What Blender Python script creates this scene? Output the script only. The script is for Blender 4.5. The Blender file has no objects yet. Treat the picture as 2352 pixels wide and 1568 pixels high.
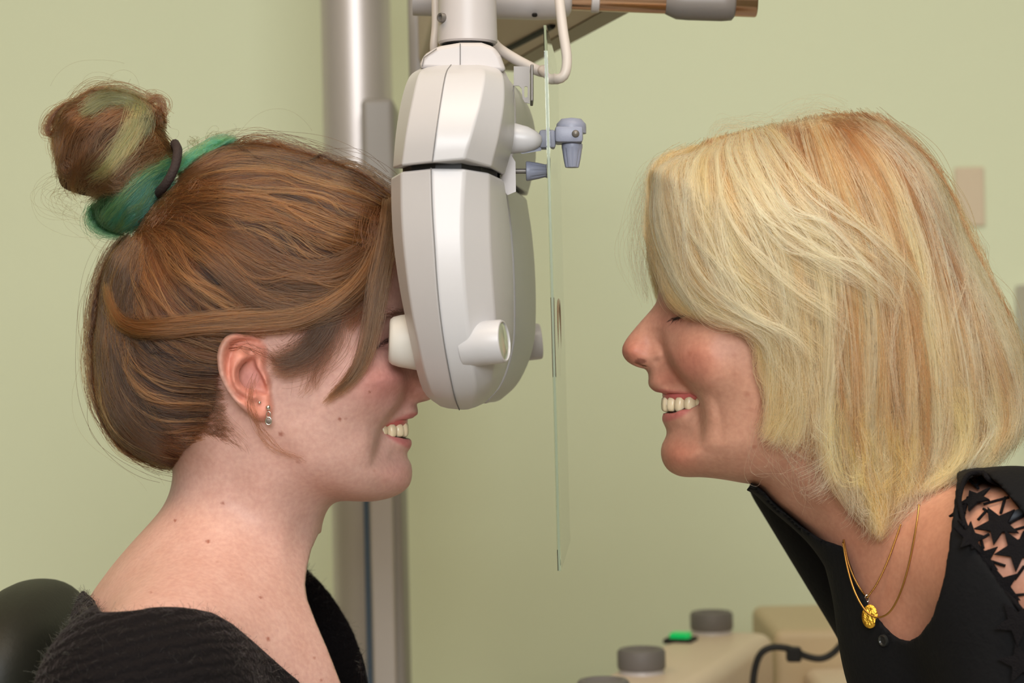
import bpy, bmesh, math, random
import numpy as np
from mathutils import Vector, Matrix
rng = np.random.default_rng(7); random.seed(7)
SC = bpy.context.scene
COL = SC.collection

# ------------------------------------------------------------------ camera
CX, CY, FPX = 1176.0, 784.0, 4573.0          # image centre and focal length in pixels (70 mm lens)
DIST = FPX / 3500.0                          # camera to the plane of the two faces
CAMZ, ROLL = 1.20, 0.022
cam_d = bpy.data.cameras.new('camera'); cam = bpy.data.objects.new('camera', cam_d); COL.objects.link(cam)
cam_d.sensor_width = 36.0; cam_d.lens = 70.0; cam_d.clip_start = 0.05
cam.matrix_world = Matrix.Translation((0, -DIST, CAMZ)) @ Matrix.Rotation(ROLL, 4, 'Y') @ Matrix.Rotation(math.pi/2, 4, 'X')
cam_d.dof.use_dof = True; cam_d.dof.focus_distance = DIST - 0.045; cam_d.dof.aperture_fstop = 8.0
SC.camera = cam
FRAME = Matrix.Translation((0, 0, CAMZ)) @ Matrix.Rotation(ROLL, 4, 'Y')   # figure frame: x right, y away, z up, level with the lens

# ------------------------------------------------------------------ light and exposure
SC.view_settings.view_transform = 'Standard'; SC.view_settings.look = 'None'
SC.view_settings.exposure = 0.0; SC.view_settings.gamma = 1.0; SC.view_settings.use_curve_mapping = False
wd = bpy.data.worlds.new('daylight'); SC.world = wd; wd.use_nodes = True
wd.node_tree.nodes['Background'].inputs[0].default_value = (0.85, 0.92, 1.0, 1); wd.node_tree.nodes['Background'].inputs[1].default_value = 1.0
def area(name, loc, target, sx, sy, power, col, spread=math.pi):
    l = bpy.data.lights.new(name, 'AREA'); l.shape = 'RECTANGLE'; l.size = sx; l.size_y = sy; l.energy = power; l.color = col
    l.spread = spread
    o = bpy.data.objects.new(name, l); COL.objects.link(o); o.location = loc
    o.rotation_euler = (Vector(target) - Vector(loc)).to_track_quat('-Z', 'Y').to_euler()
    return o
area('window_daylight', (0.05, -2.70, 1.98), (0.0, 0.3, 1.25), 1.4, 1.0, 62, (0.93, 0.96, 1.0))
area('ceiling_panel_light', (0.35, -0.75, 2.56), (0.35, -0.75, 0), 1.2, 0.6, 17, (1.0, 0.86, 0.70))
area('ceiling_panel_light', (-0.8, -0.5, 2.56), (-0.8, -0.5, 0), 0.6, 0.6, 6, (1.0, 0.72, 0.45))
sp = bpy.data.lights.new('ceiling_spot_light', 'SPOT'); sp.energy = 12; sp.color = (1.0, 0.42, 0.10); sp.spot_size = 0.55; sp.spot_blend = 0.8; sp.shadow_soft_size = 0.22
so = bpy.data.objects.new('ceiling_spot_light', sp); COL.objects.link(so); so.location = (-1.15, -0.25, 2.5)
so.rotation_euler = (Vector((-0.2, -0.05, 1.05)) - Vector(so.location)).to_track_quat('-Z', 'Y').to_euler()

# ------------------------------------------------------------------ helpers
def px(u, v, y):
    """a photo pixel at depth y -> figure-frame coordinates"""
    return np.array(((u - CX) * (DIST + y) / FPX, y, (CY - v) * (DIST + y) / FPX))
def W(u, v, y):
    """the same as a world point"""
    return FRAME @ Vector(px(u, v, y))
def tag(o, label=None, cat=None, group=None, kind=None):
    if label: o['label'] = label
    if cat: o['category'] = cat
    if group: o['group'] = group
    if kind: o['kind'] = kind
    return o
def obj(name, data, mat=None, parent=None, mw=None):
    o = bpy.data.objects.new(name, data); COL.objects.link(o)
    if mat is not None and data is not None and hasattr(data, 'materials'): data.materials.append(mat)
    if parent is not None: o.parent = parent
    elif mw is not None: o.matrix_world = mw
    return o
def mesh_from(verts, faces, smooth=True):
    me = bpy.data.meshes.new('m'); verts = np.asarray(verts, np.float32); faces = np.asarray(faces, np.int32)
    n = faces.shape[1]
    me.vertices.add(len(verts)); me.vertices.foreach_set('co', verts.ravel())
    me.loops.add(faces.size); me.loops.foreach_set('vertex_index', faces.ravel())
    me.polygons.add(len(faces)); me.polygons.foreach_set('loop_start', np.arange(0, faces.size, n, dtype=np.int32))
    if smooth: me.polygons.foreach_set('use_smooth', np.ones(len(faces), bool))
    me.update(calc_edges=True); me.validate(); return me
def bm_mesh(bm, smooth=False):
    me = bpy.data.meshes.new('m'); bmesh.ops.recalc_face_normals(bm, faces=bm.faces); bm.to_mesh(me); bm.free()
    if smooth: me.polygons.foreach_set('use_smooth', np.ones(len(me.polygons), bool))
    return me
def smooth_by_angle(me, deg=35):
    me.polygons.foreach_set('use_smooth', np.ones(len(me.polygons), bool))
    me.set_sharp_from_angle(angle=math.radians(deg)); return me
def box_bm(sx, sy, sz, bevel=0.0, seg=2, loc=(0, 0, 0)):
    bm = bmesh.new(); bmesh.ops.create_cube(bm, size=1.0)
    bmesh.ops.scale(bm, vec=(sx, sy, sz), verts=bm.verts)
    if bevel: bmesh.ops.bevel(bm, geom=list(bm.edges), offset=bevel, segments=seg, affect='EDGES', profile=0.5)
    bmesh.ops.translate(bm, vec=loc, verts=bm.verts); return bm
def frame_to(a, b):
    a = Vector(a); b = Vector(b); d = (b - a)
    return Matrix.Translation(a) @ d.to_track_quat('Z', 'Y').to_matrix().to_4x4()
def lathe(profile, seg=32, bm=None, mtx=None, cap=True):
    """(radius, height) pairs turned about z"""
    bm = bm or bmesh.new(); rings = []
    for r, z in profile:
        if r < 1e-6: rings.append([bm.verts.new((0, 0, z))])
        else: rings.append([bm.verts.new((r*math.cos(2*math.pi*i/seg), r*math.sin(2*math.pi*i/seg), z)) for i in range(seg)])
    for A, B in zip(rings, rings[1:]):
        for i in range(seg):
            j = (i+1) % seg
            if len(A) == 1 and len(B) == 1: continue
            if len(A) == 1: bm.faces.new((A[0], B[i], B[j]))
            elif len(B) == 1: bm.faces.new((A[i], A[j], B[0]))
            else: bm.faces.new((A[i], A[j], B[j], B[i]))
    if cap:
        for Rg in (rings[0], rings[-1]):
            if len(Rg) > 2: bm.faces.new(Rg)
    if mtx is not None: bmesh.ops.transform(bm, matrix=mtx, verts=[v for rg in rings for v in rg])
    return bm
def catmull(pts, n):
    """n points evenly spaced along a Catmull-Rom curve through pts (k-dim)"""
    P = np.asarray(pts, float)
    if len(P) == 2: 
        t = np.linspace(0, 1, n)[:, None]; return P[0]*(1-t) + P[1]*t
    Q = np.vstack([2*P[0]-P[1], P, 2*P[-1]-P[-2]]); out = []
    for i in range(len(P)-1):
        p0, p1, p2, p3 = Q[i:i+4]
        for t in np.linspace(0, 1, 12, endpoint=False):
            out.append(0.5*((2*p1) + (-p0+p2)*t + (2*p0-5*p1+4*p2-p3)*t*t + (-p0+3*p1-3*p2+p3)*t**3))
    out.append(P[-1]); out = np.array(out)
    s = np.r_[0, np.cumsum(np.linalg.norm(np.diff(out[:, :2], axis=0), axis=1))]
    if s[-1] < 1e-9: return np.repeat(P[:1], n, 0)
    q = np.linspace(0, s[-1], n)
    return np.stack([np.interp(q, s, out[:, k]) for k in range(out.shape[1])], 1)
def tube(pts, r, seg=10, smooth_n=0, closed=False, bm=None, flat=None):
    """round tube along 3D points; r a number or one per point"""
    P = np.asarray([tuple(p) for p in pts], float)
    if smooth_n: P = catmull3(P, smooth_n)
    n = len(P); rr = np.full(n, r) if np.isscalar(r) else np.interp(np.linspace(0, 1, n), np.linspace(0, 1, len(r)), r)
    bm = bm or bmesh.new(); rings = []; up = None
    for i in range(n):
        a = P[(i-1) % n] if closed else P[max(i-1, 0)]; b = P[(i+1) % n] if closed else P[min(i+1, n-1)]
        t = Vector(b-a).normalized()
        if up is None: up = t.orthogonal().normalized()
        up = (up - t*up.dot(t)).normalized(); s = t.cross(up)
        rings.append([bm.verts.new(Vector(P[i]) + (up*math.cos(2*math.pi*k/seg) + s*math.sin(2*math.pi*k/seg))*rr[i]) for k in range(seg)])
    pairs = list(zip(rings, rings[1:])) + ([(rings[-1], rings[0])] if closed else [])
    for A, B in pairs:
        for k in range(seg): bm.faces.new((A[k], A[(k+1) % seg], B[(k+1) % seg], B[k]))
    if not closed: bm.faces.new(rings[0]); bm.faces.new(rings[-1])
    return bm
def catmull3(P, n):
    P = np.asarray(P, float)
    Q = np.vstack([2*P[0]-P[1], P, 2*P[-1]-P[-2]]); out = []
    for i in range(len(P)-1):
        p0, p1, p2, p3 = Q[i:i+4]
        for t in np.linspace(0, 1, 12, endpoint=False):
            out.append(0.5*((2*p1) + (-p0+p2)*t + (2*p0-5*p1+4*p2-p3)*t*t + (-p0+3*p1-3*p2+p3)*t**3))
    out.append(P[-1]); out = np.array(out)
    s = np.r_[0, np.cumsum(np.linalg.norm(np.diff(out, axis=0), axis=1))]; q = np.linspace(0, s[-1], n)
    return np.stack([np.interp(q, s, out[:, k]) for k in range(3)], 1)

# ------------------------------------------------------------------ materials
def lin(c):
    return tuple(((x/255)/12.92 if x/255 <= 0.04045 else ((x/255+0.055)/1.055)**2.4) for x in c)
def mat(name, col, rough=0.5, metal=0.0, spec=0.5, noise=0.0, nscale=8.0, bump=0.0, bscale=200.0, coat=0.0, trans=0.0, emit=None, estr=0.0, alpha=None, ior=1.45):
    m = bpy.data.materials.new(name); m.use_nodes = True; nt = m.node_tree; b = nt.nodes['Principled BSDF']
    c = (*lin(col), 1); b.inputs['Base Color'].default_value = c
    b.inputs['Roughness'].default_value = rough; b.inputs['Metallic'].default_value = metal
    b.inputs['Specular IOR Level'].default_value = spec; b.inputs['Coat Weight'].default_value = coat
    b.inputs['Transmission Weight'].default_value = trans; b.inputs['IOR'].default_value = ior
    if emit: b.inputs['Emission Color'].default_value = (*lin(emit), 1); b.inputs['Emission Strength'].default_value = estr
    tc = nt.nodes.new('ShaderNodeTexCoord')
    if noise:
        n = nt.nodes.new('ShaderNodeTexNoise'); n.inputs['Scale'].default_value = nscale; n.inputs['Detail'].default_value = 4
        nt.links.new(tc.outputs['Object'], n.inputs['Vector'])
        mx = nt.nodes.new('ShaderNodeMix'); mx.data_type = 'RGBA'
        mx.inputs['A'].default_value = tuple(min(1, x*(1-noise)) for x in c[:3]) + (1,); mx.inputs['B'].default_value = tuple(min(1, x*(1+noise)) for x in c[:3]) + (1,)
        nt.links.new(n.outputs['Fac'], mx.inputs['Factor']); nt.links.new(mx.outputs['Result'], b.inputs['Base Color'])
    if bump:
        n2 = nt.nodes.new('ShaderNodeTexNoise'); n2.inputs['Scale'].default_value = bscale; n2.inputs['Detail'].default_value = 3
        nt.links.new(tc.outputs['Object'], n2.inputs['Vector'])
        bp = nt.nodes.new('ShaderNodeBump'); bp.inputs['Strength'].default_value = bump; bp.inputs['Distance'].default_value = 0.002
        nt.links.new(n2.outputs['Fac'], bp.inputs['Height']); nt.links.new(bp.outputs['Normal'], b.inputs['Normal'])
    return m
def skin_mat(name, sss=0.18, rough=0.47):
    m = mat(name, (200, 150, 130), rough=rough, spec=0.35, bump=0.05, bscale=2200)
    nt = m.node_tree; b = nt.nodes['Principled BSDF']
    a = nt.nodes.new('ShaderNodeAttribute'); a.attribute_name = 'tint'; tc = nt.nodes.new('ShaderNodeTexCoord'); src = a.outputs['Color']
    for sc_, c0_, c1_ in ((55, (0.96, 0.93, 0.92, 1), (1.03, 1.05, 1.06, 1)), (320, (0.93, 0.90, 0.90, 1), (1.06, 1.08, 1.08, 1))):   # mottling
        n = nt.nodes.new('ShaderNodeTexNoise'); n.inputs['Scale'].default_value = sc_; n.inputs['Detail'].default_value = 3; nt.links.new(tc.outputs['Object'], n.inputs['Vector'])
        mr = nt.nodes.new('ShaderNodeMapRange'); mr.inputs['From Min'].default_value = 0.3; mr.inputs['From Max'].default_value = 0.7; nt.links.new(n.outputs['Fac'], mr.inputs['Value'])
        cm = nt.nodes.new('ShaderNodeMix'); cm.data_type = 'RGBA'; cm.inputs['A'].default_value = c0_; cm.inputs['B'].default_value = c1_; nt.links.new(mr.outputs[0], cm.inputs['Factor'])
        mu = nt.nodes.new('ShaderNodeMix'); mu.data_type = 'RGBA'; mu.blend_type = 'MULTIPLY'; mu.inputs['Factor'].default_value = 1.0; nt.links.new(src, mu.inputs['A']); nt.links.new(cm.outputs['Result'], mu.inputs['B']); src = mu.outputs['Result']
    nt.links.new(src, b.inputs['Base Color'])
    b.inputs['Subsurface Weight'].default_value = sss; b.inputs['Subsurface Radius'].default_value = (1.0, 0.36, 0.2); b.inputs['Subsurface Scale'].default_value = 0.0032
    return m
def hair_mat(name, rough=0.32, radial=0.45):
    m = bpy.data.materials.new(name); m.use_nodes = True; nt = m.node_tree; nt.nodes.clear()
    out = nt.nodes.new('ShaderNodeOutputMaterial'); h = nt.nodes.new('ShaderNodeBsdfHairPrincipled'); h.model = 'CHIANG'; h.parametrization = 'COLOR'
    a = nt.nodes.new('ShaderNodeAttribute'); a.attribute_name = 'tint'; nt.links.new(a.outputs['Color'], h.inputs['Color'])
    h.inputs['Roughness'].default_value = rough; h.inputs['Radial Roughness'].default_value = radial; h.inputs['Coat'].default_value = 0.0
    nt.links.new(h.outputs[0], out.inputs['Surface']); return m
# ------------------------------------------------------------------ the room
YB = 1.30
M_wall = mat('green_wall_paint', (223, 229, 197), rough=0.75, spec=0.25, noise=0.02, nscale=2.0, bump=0.03, bscale=300)
M_white = mat('white_wall_paint', (225, 220, 208), rough=0.8, spec=0.2, noise=0.02)
M_floor = mat('grey_vinyl_floor', (196, 190, 176), rough=0.5, noise=0.08, nscale=6)
def slab(name, x0, x1, y0, y1, z0, z1, m, kind='structure', label=None, cat=None):
    bm = box_bm(x1-x0, y1-y0, z1-z0); me = bm_mesh(bm)
    o = obj(name, me, m); o.location = ((x0+x1)/2, (y0+y1)/2, (z0+z1)/2); tag(o, label, cat, kind=kind); return o
XL, XR, YF, ZC = -2.1, 2.3, -2.8, 2.6
slab('floor', XL-.1, XR+.1, YF-.1, YB+.1, -0.1, 0, M_floor, label='grey vinyl floor of the examination room', cat='floor')
slab('ceiling', XL-.1, XR+.1, YF-.1, YB+.1, ZC, ZC+.1, M_white, label='white ceiling of the examination room', cat='ceiling')
slab('wall_back', XL-.1, XR+.1, YB, YB+.1, 0, ZC, M_wall, label='pale green painted wall behind both women', cat='wall')
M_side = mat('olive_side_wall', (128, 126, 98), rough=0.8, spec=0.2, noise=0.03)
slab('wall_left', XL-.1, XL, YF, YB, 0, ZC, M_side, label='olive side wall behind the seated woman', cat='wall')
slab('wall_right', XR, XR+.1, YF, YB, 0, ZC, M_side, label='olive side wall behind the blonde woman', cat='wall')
slab('wall_front', XL-.1, XR+.1, YF-.1, YF, 0, ZC, M_white, label='white wall behind the camera', cat='wall')
# ------------------------------------------------------------------ organic surfaces: fields on a grid, meshed with surface nets
def sd_poly(X, Z, poly):
    """signed distance (positive inside) to a closed polygon"""
    P = np.asarray(poly, np.float32); sh = X.shape; x = X.ravel().astype(np.float32); z = Z.ravel().astype(np.float32)
    d = np.full(x.shape, 1e9, np.float32); ins = np.zeros(x.shape, bool); n = len(P)
    for i in range(n):
        a = P[i]; b = P[(i+1) % n]; e = b-a; L = float(e @ e) + 1e-12
        t = np.clip(((x-a[0])*e[0] + (z-a[1])*e[1])/L, 0, 1)
        dx = x-a[0]-t*e[0]; dz = z-a[1]-t*e[1]; d = np.minimum(d, dx*dx+dz*dz)
        c = (a[1] > z) != (b[1] > z)
        if abs(b[1]-a[1]) > 1e-12: ins ^= c & (x < (b[0]-a[0])*(z-a[1])/(b[1]-a[1]) + a[0])
    d = np.sqrt(d); return np.where(ins, d, -d).reshape(sh)
def sd_line(X, Z, line):
    """distance, side (+ left of travel) and 0..1 position along an open polyline"""
    P = np.asarray(line, np.float32); best = np.full(X.shape, 1e9, np.float32); side = np.zeros_like(best); pos = np.zeros_like(best)
    n = len(P)-1
    for i in range(n):
        a = P[i]; e = P[i+1]-a; L = float(e @ e)+1e-12
        t = np.clip(((X-a[0])*e[0]+(Z-a[1])*e[1])/L, 0, 1); dx = X-a[0]-t*e[0]; dz = Z-a[1]-t*e[1]; d = dx*dx+dz*dz
        m = d < best; best = np.where(m, d, best); side = np.where(m, e[0]*dz-e[1]*dx, side); pos = np.where(m, (i+t)/n, pos)
    d = np.sqrt(best); return d, np.where(side >= 0, 1.0, -1.0).astype(np.float32), pos
def tps(pts, vals, X, Z, smooth=1e-4):
    P = np.asarray(pts, float)*10; V = np.asarray(vals, float); n = len(P)
    def k(r2): return 0.5*r2*np.log(r2+1e-12)
    r2 = ((P[:, None]-P[None])**2).sum(-1); A = np.zeros((n+3, n+3)); A[:n, :n] = k(r2)+np.eye(n)*smooth
    A[:n, n] = 1; A[:n, n+1:] = P; A[n, :n] = 1; A[n+1:, :n] = P.T
    B = np.zeros((n+3, V.shape[1])); B[:n] = V; c = np.linalg.solve(A, B)
    q = np.stack([X.ravel(), Z.ravel()], 1)*10; out = np.empty((len(q), V.shape[1]))
    for s in range(0, len(q), 20000):
        qq = q[s:s+20000]; out[s:s+20000] = k(((qq[:, None]-P[None])**2).sum(-1)) @ c[:n] + c[n] + qq @ c[n+1:]
    return out.reshape(X.shape + (V.shape[1],)).astype(np.float32)
class Relief:
    """half-width of a left-right symmetric form over its side view"""
    def __init__(s, u0, u1, v0, v1, step, outline, ctrl, n_out=260, closed_smooth=True):
        x0, _, z1 = px(u0, v0, 0); x1, _, z0 = px(u1, v1, 0)
        s.step = step; s.xs = np.arange(x0, x1, step); s.zs = np.arange(z0, z1, step)
        s.X, s.Z = np.meshgrid(s.xs, s.zs, indexing='ij')
        o = np.array([[px(u, v, 0)[0], px(u, v, 0)[2]] for u, v in outline]); s.outline = catmull(np.vstack([o, o[:1]]), n_out)[:-1]
        s.t = sd_poly(s.X, s.Z, s.outline)
        pts = []; vals = []
        for u, v, w, r in ctrl:
            p = px(u, v, -w*0.9e-3); pts.append((p[0], p[2])); vals.append((w*1e-3, r*1e-3))
        wr = tps(pts, vals, s.X, s.Z); s.Wm = np.clip(wr[..., 0], 0.004, 0.14); s.Rm = np.clip(wr[..., 1], 0.004, 0.09)
        a = s.t/s.Rm; s.q = np.where(a < 0, 2*a, np.where(a < 1, 1-(1-np.clip(a, 0, 1))**2, 1.0))
        s.delta = np.zeros_like(s.t); s.finish()
    def finish(s):
        w = np.clip(s.q*1.6, 0, 1); d = s.delta
        h0 = s.Wm*np.sqrt(np.clip(s.q, 0, None)); de = np.maximum(d*w, -0.55*h0)
        s.H = np.where(s.t < 0, np.minimum(s.Wm**2*s.q, -s.t**2), (h0+de)**2).astype(np.float32)
        s.h = np.sqrt(np.clip(s.H, 0, None))
    def sample(s, A, x, z):
        i = np.clip((np.asarray(x)-s.xs[0])/s.step, 0, len(s.xs)-1.001); k = np.clip((np.asarray(z)-s.zs[0])/s.step, 0, len(s.zs)-1.001)
        i0 = i.astype(int); k0 = k.astype(int); fi = i-i0; fk = k-k0
        return A[i0, k0]*(1-fi)*(1-fk)+A[i0+1, k0]*fi*(1-fk)+A[i0, k0+1]*(1-fi)*fk+A[i0+1, k0+1]*fi*fk
    def plane(s, u, v):
        """photo pixel(s) on the near side of the form -> (x, z) in its side view"""
        u = np.asarray(u, float); v = np.asarray(v, float); y = np.full(u.shape, -0.03)
        for _ in range(5):
            x = (u-CX)*(DIST+y)/FPX; z = (CY-v)*(DIST+y)/FPX; y = -s.sample(s.h, x, z)
        return x, z
    def line(s, pts, n=24):
        p = catmull(np.asarray(pts, float), n); x, z = s.plane(p[:, 0], p[:, 1]); return np.stack([x, z], 1)
    def bump(s, u, v, amp, su, sv=None, rot=0):
        x, z = s.plane(u, v); sv = sv or su; c, n = math.cos(math.radians(rot)), math.sin(math.radians(rot))
        dx = s.X-x; dz = s.Z-z; a = (dx*c-dz*n)/(su/3500); b = (dx*n+dz*c)/(sv/3500)
        s.delta += amp*1e-3*np.exp(-(a*a+b*b))
    def ridge(s, pts, amp, width, taper=0.5):
        d, sd, t = sd_line(s.X, s.Z, s.line(pts)); w = width/3500
        s.delta += amp*1e-3*np.exp(-(d/w)**2)*np.clip(np.sin(np.pi*np.clip(t, 0.0, 1)), 0, 1)**taper
    def fold(s, pts, amp, sharp, reach, taper=0.5):
        """step along a line: raised on the left of travel, sunk on the right"""
        d, sd, t = sd_line(s.X, s.Z, s.line(pts)); d = d*sd
        s.delta += amp*1e-3*np.tanh(d/(sharp/3500))*np.exp(-(d/(reach/3500))**2)*np.clip(np.sin(np.pi*t), 0, 1)**taper
def surface_nets(F, o, h):
    """F<0 inside; returns vertices and quads"""
    ins = F < 0; nx, ny, nz = F.shape
    c = np.zeros((nx-1, ny-1, nz-1), np.int8)
    for i in (0, 1):
        for j in (0, 1):
            for k in (0, 1): c += ins[i:nx-1+i, j:ny-1+j, k:nz-1+k]
    act = (c > 0) & (c < 8); idx = np.argwhere(act); N = len(idx)
    ids = np.full(act.shape, -1, np.int32); ids[act] = np.arange(N, dtype=np.int32)
    acc = np.zeros((N, 3)); cnt = np.zeros(N)
    cor = [(0, 0, 0), (1, 0, 0), (0, 1, 0), (1, 1, 0), (0, 0, 1), (1, 0, 1), (0, 1, 1), (1, 1, 1)]
    fv = [F[idx[:, 0]+a, idx[:, 1]+b, idx[:, 2]+d] for a, b, d in cor]
    for a, b in ((0, 1), (2, 3), (4, 5), (6, 7), (0, 2), (1, 3), (4, 6), (5, 7), (0, 4), (1, 5), (2, 6), (3, 7)):
        fa, fb = fv[a], fv[b]; m = (fa < 0) != (fb < 0)
        t = np.where(m, fa/np.where(m, fa-fb, 1), 0); A = np.array(cor[a]); B = np.array(cor[b])
        acc += np.where(m[:, None], A+(B-A)*t[:, None], 0); cnt += m
    V = (idx+acc/cnt[:, None])*h+np.array(o)
    Q = []
    def emit(lo, hi, q):
        m = lo != hi; I = np.argwhere(m)
        return I, lo[m]
    # x edges
    m = ins[:-1, 1:-1, 1:-1] != ins[1:, 1:-1, 1:-1]; I = np.argwhere(m); s = ins[:-1, 1:-1, 1:-1][m]; i, j, k = I[:, 0], I[:, 1]+1, I[:, 2]+1
    q = np.stack([ids[i, j-1, k-1], ids[i, j, k-1], ids[i, j, k], ids[i, j-1, k]], 1); Q.append(np.where(s[:, None], q, q[:, ::-1]))
    m = ins[1:-1, :-1, 1:-1] != ins[1:-1, 1:, 1:-1]; I = np.argwhere(m); s = ins[1:-1, :-1, 1:-1][m]; i, j, k = I[:, 0]+1, I[:, 1], I[:, 2]+1
    q = np.stack([ids[i-1, j, k-1], ids[i-1, j, k], ids[i, j, k], ids[i, j, k-1]], 1); Q.append(np.where(s[:, None], q, q[:, ::-1]))
    m = ins[1:-1, 1:-1, :-1] != ins[1:-1, 1:-1, 1:]; I = np.argwhere(m); s = ins[1:-1, 1:-1, :-1][m]; i, j, k = I[:, 0]+1, I[:, 1]+1, I[:, 2]
    q = np.stack([ids[i-1, j-1, k], ids[i, j-1, k], ids[i, j, k], ids[i-1, j, k]], 1); Q.append(np.where(s[:, None], q, q[:, ::-1]))
    return V, np.vstack(Q)
def relax(V, Q, n=2, lam=0.4):
    E = np.vstack([Q[:, [0, 1]], Q[:, [1, 2]], Q[:, [2, 3]], Q[:, [3, 0]]]); deg = np.bincount(E.ravel(), minlength=len(V)).astype(float)
    for _ in range(n):
        S = np.stack([np.bincount(E[:, 0], V[E[:, 1], k], len(V))+np.bincount(E[:, 1], V[E[:, 0], k], len(V)) for k in range(3)], 1)
        V = V+lam*(S/deg[:, None]-V)
    return V
class Grid:
    def __init__(s, x0, x1, y0, y1, z0, z1, h):
        s.o = (x0, y0, z0); s.h = h
        s.x = np.arange(x0, x1, h, dtype=np.float32)[:, None, None]; s.y = np.arange(y0, y1, h, dtype=np.float32)[None, :, None]; s.z = np.arange(z0, z1, h, dtype=np.float32)[None, None, :]
        s.shape = (s.x.size, s.y.size, s.z.size)
    def cone(s, a, b, ra, rb):
        """capsule with a radius that changes from a to b"""
        a = np.array(a, np.float32); b = np.array(b, np.float32); e = b-a; L = float(e @ e)
        t = np.clip(((s.x-a[0])*e[0]+(s.y-a[1])*e[1]+(s.z-a[2])*e[2])/L, 0, 1)
        d = (s.x-a[0]-t*e[0])**2; d += (s.y-a[1]-t*e[1])**2; d += (s.z-a[2]-t*e[2])**2
        return np.sqrt(d)-(ra+(rb-ra)*t)
    def ellipsoid(s, c, r, rot=None):
        c = np.array(c, np.float32); R = np.array(rot if rot is not None else np.eye(3), np.float32)
        X = s.x-c[0]; Y = s.y-c[1]; Z = s.z-c[2]; k0 = 0
        for i in range(3): k0 = k0+((X*R[0, i]+Y*R[1, i]+Z*R[2, i])/r[i])**2
        k = np.sqrt(k0); return (k-1)*min(r)*(0.5+0.5*np.clip(1/np.maximum(k, .2), 0, 2))
    def relief(s, R):
        X = np.broadcast_to(s.x[:, 0, :], (s.shape[0], s.shape[2])); Z = np.broadcast_to(s.z[:, 0, :], X.shape)
        inb = (X > R.xs[0]) & (X < R.xs[-2]) & (Z > R.zs[0]) & (Z < R.zs[-2])
        H = R.sample(R.H, X, Z).astype(np.float32); gx, gz = np.gradient(H, s.h)
        g = (gx*gx+gz*gz)[:, None, :]; F = ((s.y**2-H[:, None, :])/np.sqrt(4*s.y**2+g+2e-5)).astype(np.float32); return np.where(inb[:, None, :], F, np.float32(0.2))
    def seen(s, poly, lo=-0.4, hi=0.4):
        """signed distance in metres to a photo-plane polygon carried along the lines of sight, between depths lo and hi"""
        P = np.array(poly, float); u0, v0 = P.min(0)-80; u1, v1 = P.max(0)+80; st = 3.0
        U, V = np.meshgrid(np.arange(u0, u1, st), np.arange(v0, v1, st), indexing='ij'); D = (sd_poly(U, V, P)/3500).astype(np.float32)
        out = np.empty(s.shape, np.float32)
        for j in range(s.shape[1]):
            k = FPX/(DIST+float(s.y[0, j, 0])); i = np.clip(((CX+s.x[:, 0, :]*k)-u0)/st, 0, D.shape[0]-1).astype(np.int32); m = np.clip(((CY-s.z[:, 0, :]*k)-v0)/st, 0, D.shape[1]-1).astype(np.int32)
            out[:, j, :] = D[i, m]
        return np.minimum(np.minimum(out, s.y-lo), hi-s.y)
def smin(a, b, k):
    h = np.clip(k-np.abs(a-b), 0, None)/k; return np.minimum(a, b)-h*h*k*0.25
def smax(a, b, k): return -smin(-a, -b, k)
def project(V):
    k = FPX/(DIST+V[:, 1]); return CX+V[:, 0]*k, CY-V[:, 2]*k
def tint_attr(me, C):
    a = me.color_attributes.new('tint', 'FLOAT_COLOR', 'POINT'); c = np.ones((len(me.vertices), 4), np.float32); c[:, :3] = C; a.data.foreach_set('color', c.ravel())
def paint(C, w, col):
    w = np.clip(w, 0, 1)[:, None]; C *= 1-w; C += w*np.array(lin(col))
def blob(U, V, u, v, su, sv=None):
    return np.exp(-((U-u)/su)**2-((V-v)/(sv or su))**2)
def sstep(a, b, x):
    t = np.clip((x-a)/(b-a), 0, 1); return t*t*(3-2*t)
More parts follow.
